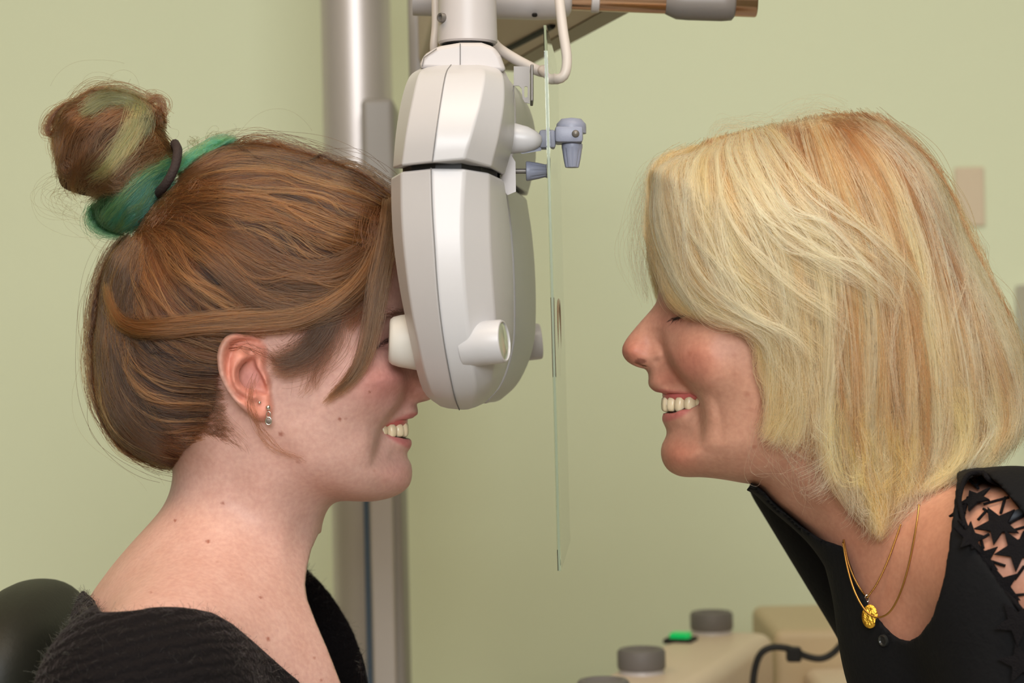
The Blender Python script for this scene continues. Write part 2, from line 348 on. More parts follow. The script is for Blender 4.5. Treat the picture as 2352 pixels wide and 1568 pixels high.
# ------------------------------------------------------------------ the seated young woman: body
RES = 0.0013
M_skin1 = skin_mat('fair_skin'); 
g_out = [(540,352),(640,358),(740,390),(830,430),(892,480),(925,540),(940,610),(946,680),(944,730),(940,765),(955,800),(982,845),(1006,880),(1004,905),(985,919),(958,926),(957,934),(962,944),(959,954),(946,961),(946,985),(942,1003),(947,1013),(945,1026),(936,1036),(935,1049),(944,1064),(947,1086),(943,1109),(933,1123),(912,1137),(879,1147),(845,1151),(800,1149),(774,1152),(755,1166),(736,1197),(716,1242),(701,1292),(693,1340),(700,1400),(680,1460),(560,1500),(400,1480),(270,1440),(240,1392),(284,1330),(333,1270),(372,1212),(394,1160),(400,1100),(394,1060),(350,990),(292,900),(264,800),(262,700),(282,610),(335,500),(400,430),(470,375)]
g_ctrl = [(600,620,76,68),(450,620,76,66),(330,680,70,60),(750,560,71,58),(850,520,64,45),(600,460,70,64),(500,420,64,56),(400,520,66,60),(700,420,64,52),
 (800,690,69,46),(700,780,71,45),(600,800,72,45),(520,880,68,45),(440,900,64,50),(350,850,64,55),
 (900,560,60,42),(915,650,58,38),(930,640,52,36),(890,745,56,34),(920,745,46,26),(900,790,47,28),(925,790,32,20),(938,775,20,14),(950,820,14,11),(985,865,13,10),(968,900,16,9),(945,895,19,10),
 (920,860,40,22),(880,850,56,30),(830,840,64,36),(770,870,68,40),(700,880,69,40),(910,905,38,24),(870,920,54,30),(800,950,64,34),
 (950,940,20,15),(930,945,23,18),(905,960,29,20),(885,985,30,20),(942,985,21,17),(915,985,23,19),(940,1020,21,17),(915,1020,25,20),(890,1030,33,22),(862,1010,43,26),
 (930,1050,23,18),(935,1090,27,20),(905,1100,33,22),(870,1090,42,24),(880,1135,35,18),(820,1090,51,26),(820,1140,44,18),(760,1080,58,30),(760,1130,52,24),(700,1040,63,34),(640,1000,66,36),(600,960,67,38),
 (720,1150,52,30),(650,1130,57,40),(600,1100,59,42),(530,1080,58,42),(450,1080,52,38),(700,1230,48,36),(600,1220,53,44),(500,1200,55,44),(420,1170,52,38),(680,1320,48,36),(580,1320,54,44),(470,1310,58,44),(360,1290,56,34),(640,1420,56,44),(480,1420,66,46),(330,1380,64,34)]
G = Relief(90, 1030, 300, 1600, 0.001, g_out, g_ctrl)
# cheek, smile fold, mouth, eye, jaw
G.bump(862, 868, 5.0, 62, 52); G.bump(905, 880, 3.0, 26, 40)
G.ridge([(866,1010),(878,984),(898,958),(920,930),(932,903),(937,876)], -2.2, 7, 0.6)
G.fold([(852,1075),(860,1035),(868,1002),(878,978),(895,955),(915,930),(928,903),(933,875),(931,845)], 8.0, 4.5, 40, 0.75)
G.fold([(952,900),(944,905),(936,906),(934,890)], -1.0, 5, 16, 0.4)

G.ridge([(958,950),(935,953),(905,962),(882,976)], 2.0, 10); G.ridge([(946,1016),(920,1014),(895,1006)], 2.4, 11)
G.ridge([(872,960),(864,990),(862,1020),(870,1050)], -2.2, 13)
G.ridge([(940,1047),(915,1046),(893,1040)], -2.0, 16)
G.bump(900, 788, -6.0, 34, 26); G.bump(908, 792, 5.0, 20, 15); G.ridge([(862,800),(880,784),(905,772)], -1.5, 5); G.ridge([(868,748),(895,728),(930,716)], 2.2, 16)
G.fold([(640,985),(680,1060),(740,1118),(800,1140),(860,1146)], 3.2, 26, 90, 0.5)
G.bump(905, 1092, 2.5, 40, 36)
# neck: tendon behind the ear to the collar bone, hollow of the throat
G.ridge([(560,1010),(600,1120),(650,1240),(690,1340)], 3.0, 34, 0.6); G.ridge([(690,1180),(690,1260),(692,1330)], -2.0, 26); G.ridge([(540,1140),(575,1260),(610,1340)], -2.0, 40, 0.6)
G.finish()
g = Grid(px(80,0,0)[0], px(1030,0,0)[0], -0.235, 0.235, px(0,1760,0)[2], px(0,330,0)[2], RES)
Fg = g.relief(G)
# ear
def ear_field(g, R, outline, u_front, tilt, base):
    o = catmull(np.array(outline+outline[:1], float), 90)[:-1]; p = np.array([px(u, v, -base) for u, v in o])[:, [0, 2]]
    X, Z = R.X, R.Z; e = sd_poly(X, Z, p); U = CX+X*FPX/(DIST-base); V = CY-Z*FPX/(DIST-base)
    yc = base+tilt*(u_front-U)/120.0
    def ln(pts): return sd_line(U, V, catmull(np.array(pts, float), 24))[0]
    rel = np.zeros_like(e)
    rel += 0.0030*np.exp(-((e-0.0026)/0.0030)**2)*sstep(980, 930, V)                       # helix rim
    rel -= 0.0048*np.exp(-(ln([(600,790),(575,783),(545,792),(531,830),(533,870),(548,902),(562,912)])/6.5)**2)  # groove inside the rim
    rel += 0.0028*np.exp(-(ln([(590,806),(560,822),(546,850),(549,880),(566,902),(590,912)])/8.0)**2)  # antihelix
    con = catmull(np.array([(585,815),(556,838),(549,862),(556,884),(575,896),(600,905),(617,903),(612,880),(602,858),(592,842),(588,826)], float), 60)
    rel -= 0.0115*sstep(-3.0, 11.0, sd_poly(U, V, con))
    rel -= 0.0045*sstep(-2, 8, sd_poly(U, V, catmull(np.array([(562,808),(580,798),(592,800),(590,812),(575,822)], float), 30)))
    rel += 0.0030*np.exp(-((U-616)/9)**2-((V-872)/16)**2)+0.0026*np.exp(-((U-590)/9)**2-((V-912)/9)**2)
    rel += 0.0022*np.exp(-((U-604)/24)**2-((V-945)/20)**2)
    top = yc+rel; 
    e3 = np.zeros(g.shape, np.float32); Xg = np.broadcast_to(g.x[:, 0, :], (g.shape[0], g.shape[2])); Zg = np.broadcast_to(g.z[:, 0, :], Xg.shape)
    E = R.sample(e, Xg, Zg)[:, None, :]; T = R.sample(top, Xg, Zg)[:, None, :]; B = R.sample(yc, Xg, Zg)[:, None, :]-0.0065
    ya = np.abs(g.y); lip = np.clip(0.004-E, 0, 0.004)**2/0.004*0.9
    return np.maximum(np.maximum(-E, ya-T+lip), (B-ya)+lip*0.5).astype(np.float32)
g_ear = [(507,819),(511,797),(524,774),(545,763),(572,764),(598,774),(614,795),(616,820),(612,845),(622,870),(624,900),(629,935),(625,958),(608,968),(590,963),(571,947),(548,925),(524,887),(511,853)]
Fe = ear_field(g, G, g_ear, 628, 0.020, 0.0695); Fg = smin(Fg, Fe, 0.004); del Fe
# torso under the sweater
tor = smin(g.cone(px(500,1390,-.03), px(345,1615,-.165), .050, .050), g.cone(px(520,1400,.03), px(688,1480,.150), .048, .046), 0.05)
tor = smin(tor, g.cone(px(500,1650,-.01), px(540,1900,0.0), .092, .110), 0.07)
tor = smin(tor, g.cone(px(585,1660,-.05), px(620,1800,-.06), .060, .07), 0.06); tor = smin(tor, g.cone(px(660,1630,.05), px(690,1780,.06), .050, .06), 0.06)
Fg = smin(Fg, tor, 0.035)
g_far = [(690,1290),(706,1303),(735,1330),(765,1366),(795,1412),(820,1462),(838,1515),(850,1580),(1050,1580),(1050,1160),(760,1160),(720,1240)]
Fg = np.maximum(Fg, g.seen([(730,1222),(712,1262),(703,1300),(698,1340),(703,1375),(722,1425),(750,1490),(783,1575),(815,1660),(850,1780),(1050,1780),(1050,1222)]))
# mouth
g_mouth = [(874,985),(884,976),(905,968),(930,961),(950,958),(980,955),(980,1006),(948,1006),(925,1004),(905,1001),(888,996)]
Mo = g.seen(g_mouth); Fg = np.maximum(Fg, np.minimum(Mo, Fg+0.0042)); del Mo
V, Q = surface_nets(Fg, g.o, RES); V = relax(V, Q, 2)
U_, V_ = project(V); near = V[:, 1] < 0.09
C = np.empty((len(V), 3)); C[:] = lin((202, 160, 147))
paint(C, 0.55*blob(U_, V_, 880, 880, 75, 60), (196, 116, 112)); paint(C, 0.4*blob(U_, V_, 940, 890, 40, 40), (188, 112, 100)); paint(C, 0.35*blob(U_, V_, 925, 1090, 45, 40), (215, 140, 132))
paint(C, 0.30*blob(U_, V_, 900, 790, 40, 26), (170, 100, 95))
earw = sstep(-6, 10, sd_poly(U_, V_, np.array(g_ear, float)))*(np.abs(V[:, 1]) > 0.068); paint(C, 0.62*earw, (212, 124, 98))
paint(C, 0.5*earw*blob(U_, V_, 578, 868, 26, 30), (200, 150, 150))
lipU = sd_poly(U_, V_, catmull(np.array([(874,984),(890,972),(915,960),(940,951),(962,946),(975,950),(965,965),(930,966),(890,980)], float), 40)); lipL = sd_poly(U_, V_, catmull(np.array([(880,992),(905,1000),(930,1003),(955,1003),(955,1030),(940,1030),(915,1018),(893,1004)], float), 40))
paint(C, 0.75*sstep(-5, 5, np.maximum(lipU, lipL)), (190, 100, 102))
# inside of the mouth: gum above, the cavity's shade painted dark below
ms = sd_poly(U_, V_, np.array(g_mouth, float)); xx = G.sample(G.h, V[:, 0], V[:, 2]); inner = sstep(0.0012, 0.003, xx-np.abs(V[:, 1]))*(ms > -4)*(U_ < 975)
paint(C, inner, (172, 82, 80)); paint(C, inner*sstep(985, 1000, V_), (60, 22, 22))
# scalp under the hair
hz = catmull(np.array([(915,440),(893,520),(862,600),(818,690),(745,745),(650,752),(560,758),(515,790),(488,860),(470,940),(452,1010),(415,1060),(300,1100),(150,900),(200,400),(500,200),(900,380)], float), 80)
paint(C, 0.93*sstep(-22, 26, sd_poly(U_, V_, hz)), (84, 58, 40))
paint(C, 0.45*sstep(-75, 0, sd_poly(U_, V_, hz))*sstep(860, 960, V_)*sstep(590, 520, U_)*sstep(40, -10, sd_poly(U_, V_, hz)), (140, 102, 80))
# brow, lash line, moles
def stroke(pts, w): 
    d, s_, t_ = sd_line(U_, V_, catmull(np.array(pts, float), 20)); return np.exp(-(d/w)**2)
paint(C, 0.75*stroke([(868,748),(890,730),(915,720),(945,716)], 8), (120, 84, 70)); paint(C, 0.9*stroke([(866,799),(878,787),(892,779),(910,774)], 3.5), (50, 32, 28)); paint(C, 0.5*stroke([(872,800),(890,800),(905,798)], 3), (110, 70, 62))
for (u, v, r, k) in [(781,962,5,1),(646,996,7,.8),(849,900,3.6,.8),(512,1155,5,1),(402,1195,4,1),(478,1243,5.5,1),(599,1372,4,.8),(616,1467,5,.9),(346,1360,3,.7),(554,1319,2.5,.6),(684,1062,4,.5),(794,962,4,.35),(722,1510,4,.7),(738,1562,4,.8),(500,1290,3,.4),(860,1080,4,.25)]:
    paint(C, 0.85*k*sstep(r*1.15, r*0.45, np.hypot(U_-u, V_-v))*(V[:, 1] < 0.0), (140, 72, 50))
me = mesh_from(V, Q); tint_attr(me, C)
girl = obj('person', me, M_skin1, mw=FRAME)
tag(girl, 'seated young woman in black sweater, brown hair in a bun, facing right', 'person')
g_sd = Fg
# sweater
hs = 0.0022
gs = Grid(px(20,0,0)[0], px(1000,0,0)[0], -0.245, 0.245, px(0,1850,0)[2], px(0,1210,0)[2], hs)
def girl_torso(g):
    t = smin(g.cone(px(500,1390,-.03), px(345,1615,-.165), .050, .050), g.cone(px(520,1400,.03), px(688,1480,.150), .048, .046), 0.05)
    t = smin(t, g.cone(px(500,1650,-.01), px(540,1900,0.0), .092, .110), 0.07)
    t = smin(t, g.cone(px(585,1660,-.05), px(620,1800,-.06), .060, .07), 0.06); t = smin(t, g.cone(px(660,1630,.05), px(690,1780,.06), .050, .06), 0.06)
    t = smin(g.relief(G), t, 0.035)
    return t
t = girl_torso(gs)
arm = smin(gs.cone(px(335,1630,-.168), px(320,1950,-.19), .053, .05), gs.cone(px(692,1490,.155), px(730,1900,.18), .046, .045), 0.03)
t = smin(t, arm, 0.03)
g_open = [(232,1402),(262,1399),(310,1396),(350,1389),(400,1388),(445,1392),(490,1402),(535,1428),(580,1466),(640,1520),(690,1562),(745,1640),(800,1640),(778,1568),(745,1480),(716,1405),(700,1345),(697,1300),(730,1297),(1000,1297),(1000,1000),(60,1000),(60,1230),(218,1374)]
op = gs.seen(g_open, hi=0.10)
op = np.maximum(np.maximum(op, gs.seen(g_far)), gs.seen([(690,1290),(698,1340),(703,1375),(722,1425),(750,1490),(783,1575),(800,1645),(1050,1645),(1050,1290)], hi=-0.02))
cloth = np.maximum(np.maximum(t-0.0065, -(t-0.0005)), op)
V, Q = surface_nets(smax(cloth, op, 0.004), gs.o, hs); V = relax(V, Q, 2)
M_knit = mat('black_knit', (21, 18, 19), rough=0.95, spec=0.15)
nt = M_knit.node_tree; b = nt.nodes['Principled BSDF']; tc = nt.nodes.new('ShaderNodeTexCoord')
wv = nt.nodes.new('ShaderNodeTexWave'); wv.wave_type = 'BANDS'; wv.bands_direction = 'Z'; wv.inputs['Scale'].default_value = 46; wv.inputs['Distortion'].default_value = 3.2; wv.inputs['Detail'].default_value = 2; wv.inputs['Detail Scale'].default_value = 3
mp = nt.nodes.new('ShaderNodeMapping'); mp.inputs['Rotation'].default_value = (0.25, 0.28, 0); nt.links.new(tc.outputs['Object'], mp.inputs[0]); nt.links.new(mp.outputs[0], wv.inputs['Vector'])
nz = nt.nodes.new('ShaderNodeTexVoronoi'); nz.inputs['Scale'].default_value = 420; nt.links.new(mp.outputs[0], nz.inputs['Vector'])
ad = nt.nodes.new('ShaderNodeMath'); ad.operation = 'MULTIPLY_ADD'; ad.inputs[1].default_value = 0.55; nt.links.new(nz.outputs['Distance'], ad.inputs[0]); nt.links.new(wv.outputs['Color'], ad.inputs[2])
bp = nt.nodes.new('ShaderNodeBump'); bp.inputs['Strength'].default_value = 0.45; bp.inputs['Distance'].default_value = 0.0035; nt.links.new(ad.outputs[0], bp.inputs['Height']); nt.links.new(bp.outputs[0], b.inputs['Normal'])
b.inputs['Sheen Weight'].default_value = 0.18; b.inputs['Sheen Roughness'].default_value = 0.4; b.inputs['Sheen Tint'].default_value = (0.25, 0.2, 0.2, 1)
sweater = obj('sweater', mesh_from(V, Q), M_knit, girl)
# teeth
M_tooth = mat('tooth_enamel', (222, 204, 170), rough=0.25, spec=0.5); 
M_tooth.node_tree.nodes['Principled BSDF'].inputs['Subsurface Weight'].default_value = 0.2; M_tooth.node_tree.nodes['Principled BSDF'].inputs['Subsurface Scale'].default_value = 0.003
def tooth(w, h, d):
    bm = bmesh.new(); bmesh.ops.create_uvsphere(bm, u_segments=14, v_segments=10, radius=1.0)
    for v in bm.verts:
        p = v.co; q = [math.copysign(abs(c)**0.6, c) for c in p]; k = 1.0-0.22*max(0, q[2])
        v.co = (q[0]*w/2*k, q[1]*d/2, q[2]*h/2)
    return bm_mesh(bm, True)
M_gum = mat('gum', (186, 96, 92), rough=0.3)
def dentition(parent, u0, v0, facing, a, b, teeth, drop):
    o0 = px(u0, v0, 0); arch = []
    for th in np.linspace(-1.35, 1.35, 40): arch.append((o0[0]-facing*(b*1e-3*(1-math.cos(th))+.0012), a*1e-3*math.sin(th)*.97, o0[2]+.0062+drop*(1-math.cos(th))))
    obj('gums', bm_mesh(tube(arch, .0038, 12), True), M_gum, parent)
    for i, (y, w, h, dz) in enumerate(teeth):
        me = tooth(w*1e-3, h*1e-3, 0.006); me.materials.append(M_tooth)
        for s in (-1, 1):
            th = math.asin(y/a); x = o0[0]-facing*b*1e-3*(1-math.cos(th)); zz = o0[2]+dz*1e-3+drop*(1-math.cos(th))
            t_ = obj('tooth', me, None, parent); t_.location = (x, s*y*1e-3, zz)
            tang = math.atan2(b*math.sin(th), a*math.cos(th))      # how far the arch has turned back
            t_.rotation_euler = (0, 0, (math.pi/2 + (tang if facing*s < 0 else -tang)))
dentition(girl, 928, 988, 1, 24.2, 30, [(4.0, 9.2, 9.8, 0.4), (11.0, 8.2, 8.8, 0.3), (16.4, 8.4, 9.0, 0.2), (20.2, 8.0, 7.8, 0.4), (22.7, 7.4, 7.0, 0.6), (24.0, 6.6, 6.2, 0.9)], 0.001)
# ------------------------------------------------------------------ the leaning blonde woman: body
M_skin2 = skin_mat('tanned_skin')
w_out = [(1530,540),(1521,600),(1515,650),(1511,672),(1510,688),(1498,708),(1474,735),(1451,762),(1435,784),(1428,803),(1432,820),(1444,833),(1464,843),(1484,848),(1489,857),(1490,867),(1488,880),(1493,891),(1504,899),(1510,904),(1512,921),(1518,941),(1522,951),(1520,962),(1525,975),(1532,989),(1530,1002),(1520,1022),(1518,1043),(1523,1063),(1535,1080),(1552,1090),(1572,1095),(1610,1095),(1650,1099),(1697,1107),(1738,1117),(1785,1160),(1840,1205),(1883,1232),(1925,1252),(2000,1330),(2100,1400),(2240,1340),(2290,1200),(2230,1050),(2200,950),(2200,850),(2192,760),(2182,690),(2165,600),(2125,500),(2060,415),(1970,358),(1860,332),(1750,342),(1650,385),(1570,455)]
w_ctrl = [(1850,600,76,70),(2000,600,76,66),(2090,700,70,58),(1700,540,72,60),(1610,520,66,48),(1850,430,70,64),(1980,450,68,60),(1700,690,71,48),(1620,630,64,42),(1560,580,57,40),(1540,650,51,34),(1580,690,56,36),
 (1585,730,52,30),(1560,735,44,26),(1537,735,32,19),(1520,715,20,14),(1495,740,12,10),(1460,790,13,10),(1450,815,13,9),(1488,825,17,10),(1508,802,18,11),(1505,770,16,11),
 (1552,790,38,22),(1600,800,57,30),(1650,800,64,36),(1720,830,68,40),(1800,850,69,42),(1556,845,36,22),(1620,880,55,30),(1700,930,62,34),
 (1500,880,20,15),(1525,878,24,18),(1555,885,29,20),(1590,900,33,20),(1520,925,20,17),(1550,930,25,19),(1592,932,32,20),(1530,965,21,17),(1560,970,27,20),(1600,985,36,22),(1630,955,45,26),
 (1538,1000,22,18),(1535,1045,26,20),(1570,1060,33,22),(1610,1060,42,24),(1600,1088,35,18),(1670,1060,52,26),(1670,1096,45,20),(1740,1040,58,30),(1800,1000,64,36),
 (1760,1105,50,30),(1830,1140,55,42),(1900,1050,60,46),(1900,1200,55,42),(2000,1100,60,48),(2000,1260,58,46),(2100,1150,60,46),(2100,1000,62,50),(2120,850,66,55),(1960,800,72,55),(2200,1200,60,40)]
H = Relief(1400, 2420, 300, 1640, 0.001, w_out, w_ctrl)
H.bump(1610, 815, 5.5, 58, 50); H.bump(1565, 815, 2.5, 22, 36)
H.ridge([(1524,800),(1533,824),(1546,850),(1568,876),(1588,900),(1600,924)], -2.4, 7, 0.6)
H.fold([(1522,750),(1524,772),(1528,795),(1535,820),(1548,846),(1570,872),(1592,896),(1606,922),(1614,955),(1615,990),(1610,1030)], 8.5, 4.5, 42, 0.7)
H.ridge([(1612,890),(1634,912),(1648,945),(1656,985),(1655,1020)], -1.6, 10); H.ridge([(1600,880),(1622,900),(1634,935),(1638,975)], 1.6, 11)
H.ridge([(1508,784),(1521,795),(1527,813),(1520,829),(1503,833)], -2.6, 5.5, 0.35); H.bump(1509, 811, 2.2, 14, 13)
H.bump(1446, 806, 2.0, 18, 16)
H.ridge([(1492,889),(1520,896),(1555,898),(1595,902)], 2.2, 8); H.ridge([(1522,958),(1550,952),(1580,945)], 2.6, 10); H.ridge([(1530,990),(1560,992),(1590,990)], -2.4, 15)
H.bump(1550, 1048, 3.0, 36, 34); H.bump(1572, 728, -5.0, 30, 24); H.bump(1563, 722, 4.5, 18, 14); H.ridge([(1540,740),(1558,738),(1580,728)], -1.6, 4); H.ridge([(1545,750),(1565,752),(1590,742)], -1.2, 5); H.ridge([(1530,668),(1560,660),(1600,672)], 2.2, 18)
H.fold([(1590,1092),(1650,1095),(1720,1080),(1790,1040),(1830,980)], -3.4, 26, 90, 0.5)
H.ridge([(1830,1060),(1900,1160),(1960,1240)], 2.5, 30); H.ridge([(1800,1110),(1860,1180),(1920,1235)], -2.0, 24)
H.finish()
gw = Grid(px(1390,0,0)[0], px(2560,0,0)[0], -0.215, 0.215, px(0,1720,0)[2], px(0,310,0)[2], 0.00145)
def woman_torso(g):
    t = smin(g.cone(px(2120,1290,-.03), px(2330,1315,-.118), .052, .052), g.cone(px(1872,1070,.120), px(2380,1905,.110), .045, .045), 0.05)
    t = smin(t, g.cone(px(2330,1560,-.01), px(2760,2100,.03), .088, .115), 0.06)
    t = smin(t, g.cone(px(2190,1530,-.045), px(2330,1740,-.05), .050, .06), 0.05); t = smin(t, g.cone(px(2180,1530,.06), px(2370,1800,.07), .042, .06), 0.05)
    return t
Fw = gw.relief(H); Fw = smin(Fw, woman_torso(gw), 0.035)
w_mouth = [(1480,897),(1506,898),(1527,902),(1548,903),(1577,905),(1598,908),(1607,920),(1605,928),(1585,935),(1562,940),(1540,946),(1521,947),(1480,948)]
Mo = gw.seen(w_mouth); Fw = np.maximum(Fw, np.minimum(Mo, Fw+0.0042)); del Mo
for s in (-1, 1):                                                      # nostrils
    a = px(1470, 832, 0); Fw = np.maximum(Fw, -gw.cone((a[0]-.001, s*.0065, a[2]-.0015), (a[0]+.008, s*.0065, a[2]+.004), .0026, .0026))
V, Q = surface_nets(Fw, gw.o, gw.h); V = relax(V, Q, 2)
U_, V_ = project(V)
C = np.empty((len(V), 3)); C[:] = lin((192, 142, 119))
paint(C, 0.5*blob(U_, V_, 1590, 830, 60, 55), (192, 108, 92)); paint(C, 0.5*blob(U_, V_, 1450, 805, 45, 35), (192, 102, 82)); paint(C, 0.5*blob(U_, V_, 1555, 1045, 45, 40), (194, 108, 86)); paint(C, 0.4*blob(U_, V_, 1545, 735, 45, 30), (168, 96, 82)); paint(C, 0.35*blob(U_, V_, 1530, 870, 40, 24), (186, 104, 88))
paint(C, 0.4*sstep(1080, 1250, V_)*sstep(1800, 1950, U_), (184, 122, 94))  # shade under the hair painted into the neck and chest tint
lipU = sd_poly(U_, V_, catmull(np.array([(1484,888),(1505,893),(1540,897),(1590,902),(1603,912),(1570,908),(1520,903),(1490,902)], float), 40)); lipL = sd_poly(U_, V_, catmull(np.array([(1500,948),(1540,945),(1565,938),(1590,934),(1575,950),(1550,962),(1525,968),(1500,966)], float), 40))
paint(C, 0.7*sstep(-5, 4, np.maximum(lipU, lipL)), (184, 92, 92))
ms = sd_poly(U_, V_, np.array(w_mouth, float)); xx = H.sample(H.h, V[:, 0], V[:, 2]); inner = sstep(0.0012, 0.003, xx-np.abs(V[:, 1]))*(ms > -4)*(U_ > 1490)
paint(C, inner, (176, 84, 78)); paint(C, inner*sstep(925, 938, V_), (50, 20, 20))  # gum colour, then the mouth cavity's shade painted in lower down
paint(C, sstep(0.6, 1.0, blob(U_, V_, 1472, 829, 17, 8)*1.4)*0.6, (90, 40, 34))  # nostril shade painted into the skin tint
hz = catmull(np.array([(1500,560),(1560,560),(1640,640),(1720,740),(1760,860),(1800,960),(1900,1000),(2000,1060),(2300,1000),(2300,300),(1500,250),(1450,450)], float), 80)
paint(C, 0.9*sstep(-20, 30, sd_poly(U_, V_, hz)), (150, 112, 76))
def stroke(pts, w):
    d, s_, t_ = sd_line(U_, V_, catmull(np.array(pts, float), 20)); return np.exp(-(d/w)**2)
paint(C, 0.85*stroke([(1545,733),(1562,728),(1582,716)], 3.2), (48, 34, 34)); paint(C, 0.5*stroke([(1520,670),(1550,655),(1590,662)], 8), (140, 100, 76))
for (u, v, r, k) in [(1733,1026,4,.5),(1687,816,6,.3),(1715,905,7,.28),(1585,812,5,.3),(1650,870,5,.2),(1725,940,5,.25),(1688,858,5,.25)]:
    paint(C, k*sstep(r*1.5, r*0.6, np.hypot(U_-u, V_-v))*(V[:, 1] < 0), (140, 70, 48))
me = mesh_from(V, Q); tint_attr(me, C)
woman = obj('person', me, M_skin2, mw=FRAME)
tag(woman, 'smiling woman with blonde bob leaning in from the right, black blouse and gold pendant', 'person')
dentition(woman, 1530, 928, -1, 25.4, 34, [(4.0, 9.0, 10.2, 0.0), (11.0, 8.2, 9.6, 0.1), (16.6, 8.4, 10.2, 0.0), (20.6, 8.0, 9.2, 0.6), (23.4, 7.6, 8.4, 1.1), (25.1, 7.0, 7.4, 1.6)], 0.0015)
# blouse
hb = 0.0022
gb = Grid(px(1640,0,0)[0], px(2620,0,0)[0], -0.225, 0.235, px(0,1850,0)[2], px(0,1010,0)[2], hb)
t = smin(gb.relief(H), woman_torso(gb), 0.035)
armw = gb.cone(px(2335,1325,-.122), px(2440,1900,-.16), .053, .045)
t = smin(t, armw, 0.03)
w_open = [(2196,1105),(2180,1230),(2166,1330),(2140,1415),(2112,1455),(2085,1470),(2060,1463),(2035,1440),(2000,1400),(1965,1330),(1937,1254),(1885,1236),(1842,1209),(1787,1164),(1745,1120),(1722,1106),(1690,1130),(1590,1130),(1590,900),(2196,900)]
w_cut = [(2262,1085),(2300,1118),(2345,1172),(2400,1250),(2420,1330),(2420,1460),(2352,1420),(2310,1360),(2270,1300),(2225,1235),(2202,1180),(2206,1130),(2225,1095)]
op = np.maximum(gb.seen(w_open, hi=0.085), np.maximum(gb.seen(w_cut, hi=-0.03), gb.seen([(1590,900),(1716,900),(1722,1112),(1700,1135),(1590,1135)])))
cloth = np.maximum(np.maximum(t-0.005, -(t-0.0004)), op)
V, Q = surface_nets(cloth, gb.o, hb); V = relax(V, Q, 2)
M_blouse = mat('black_crepe', (17, 17, 19), rough=0.85, spec=0.2, bump=0.25, bscale=260)
blouse = obj('blouse', mesh_from(V, Q), M_blouse, woman)
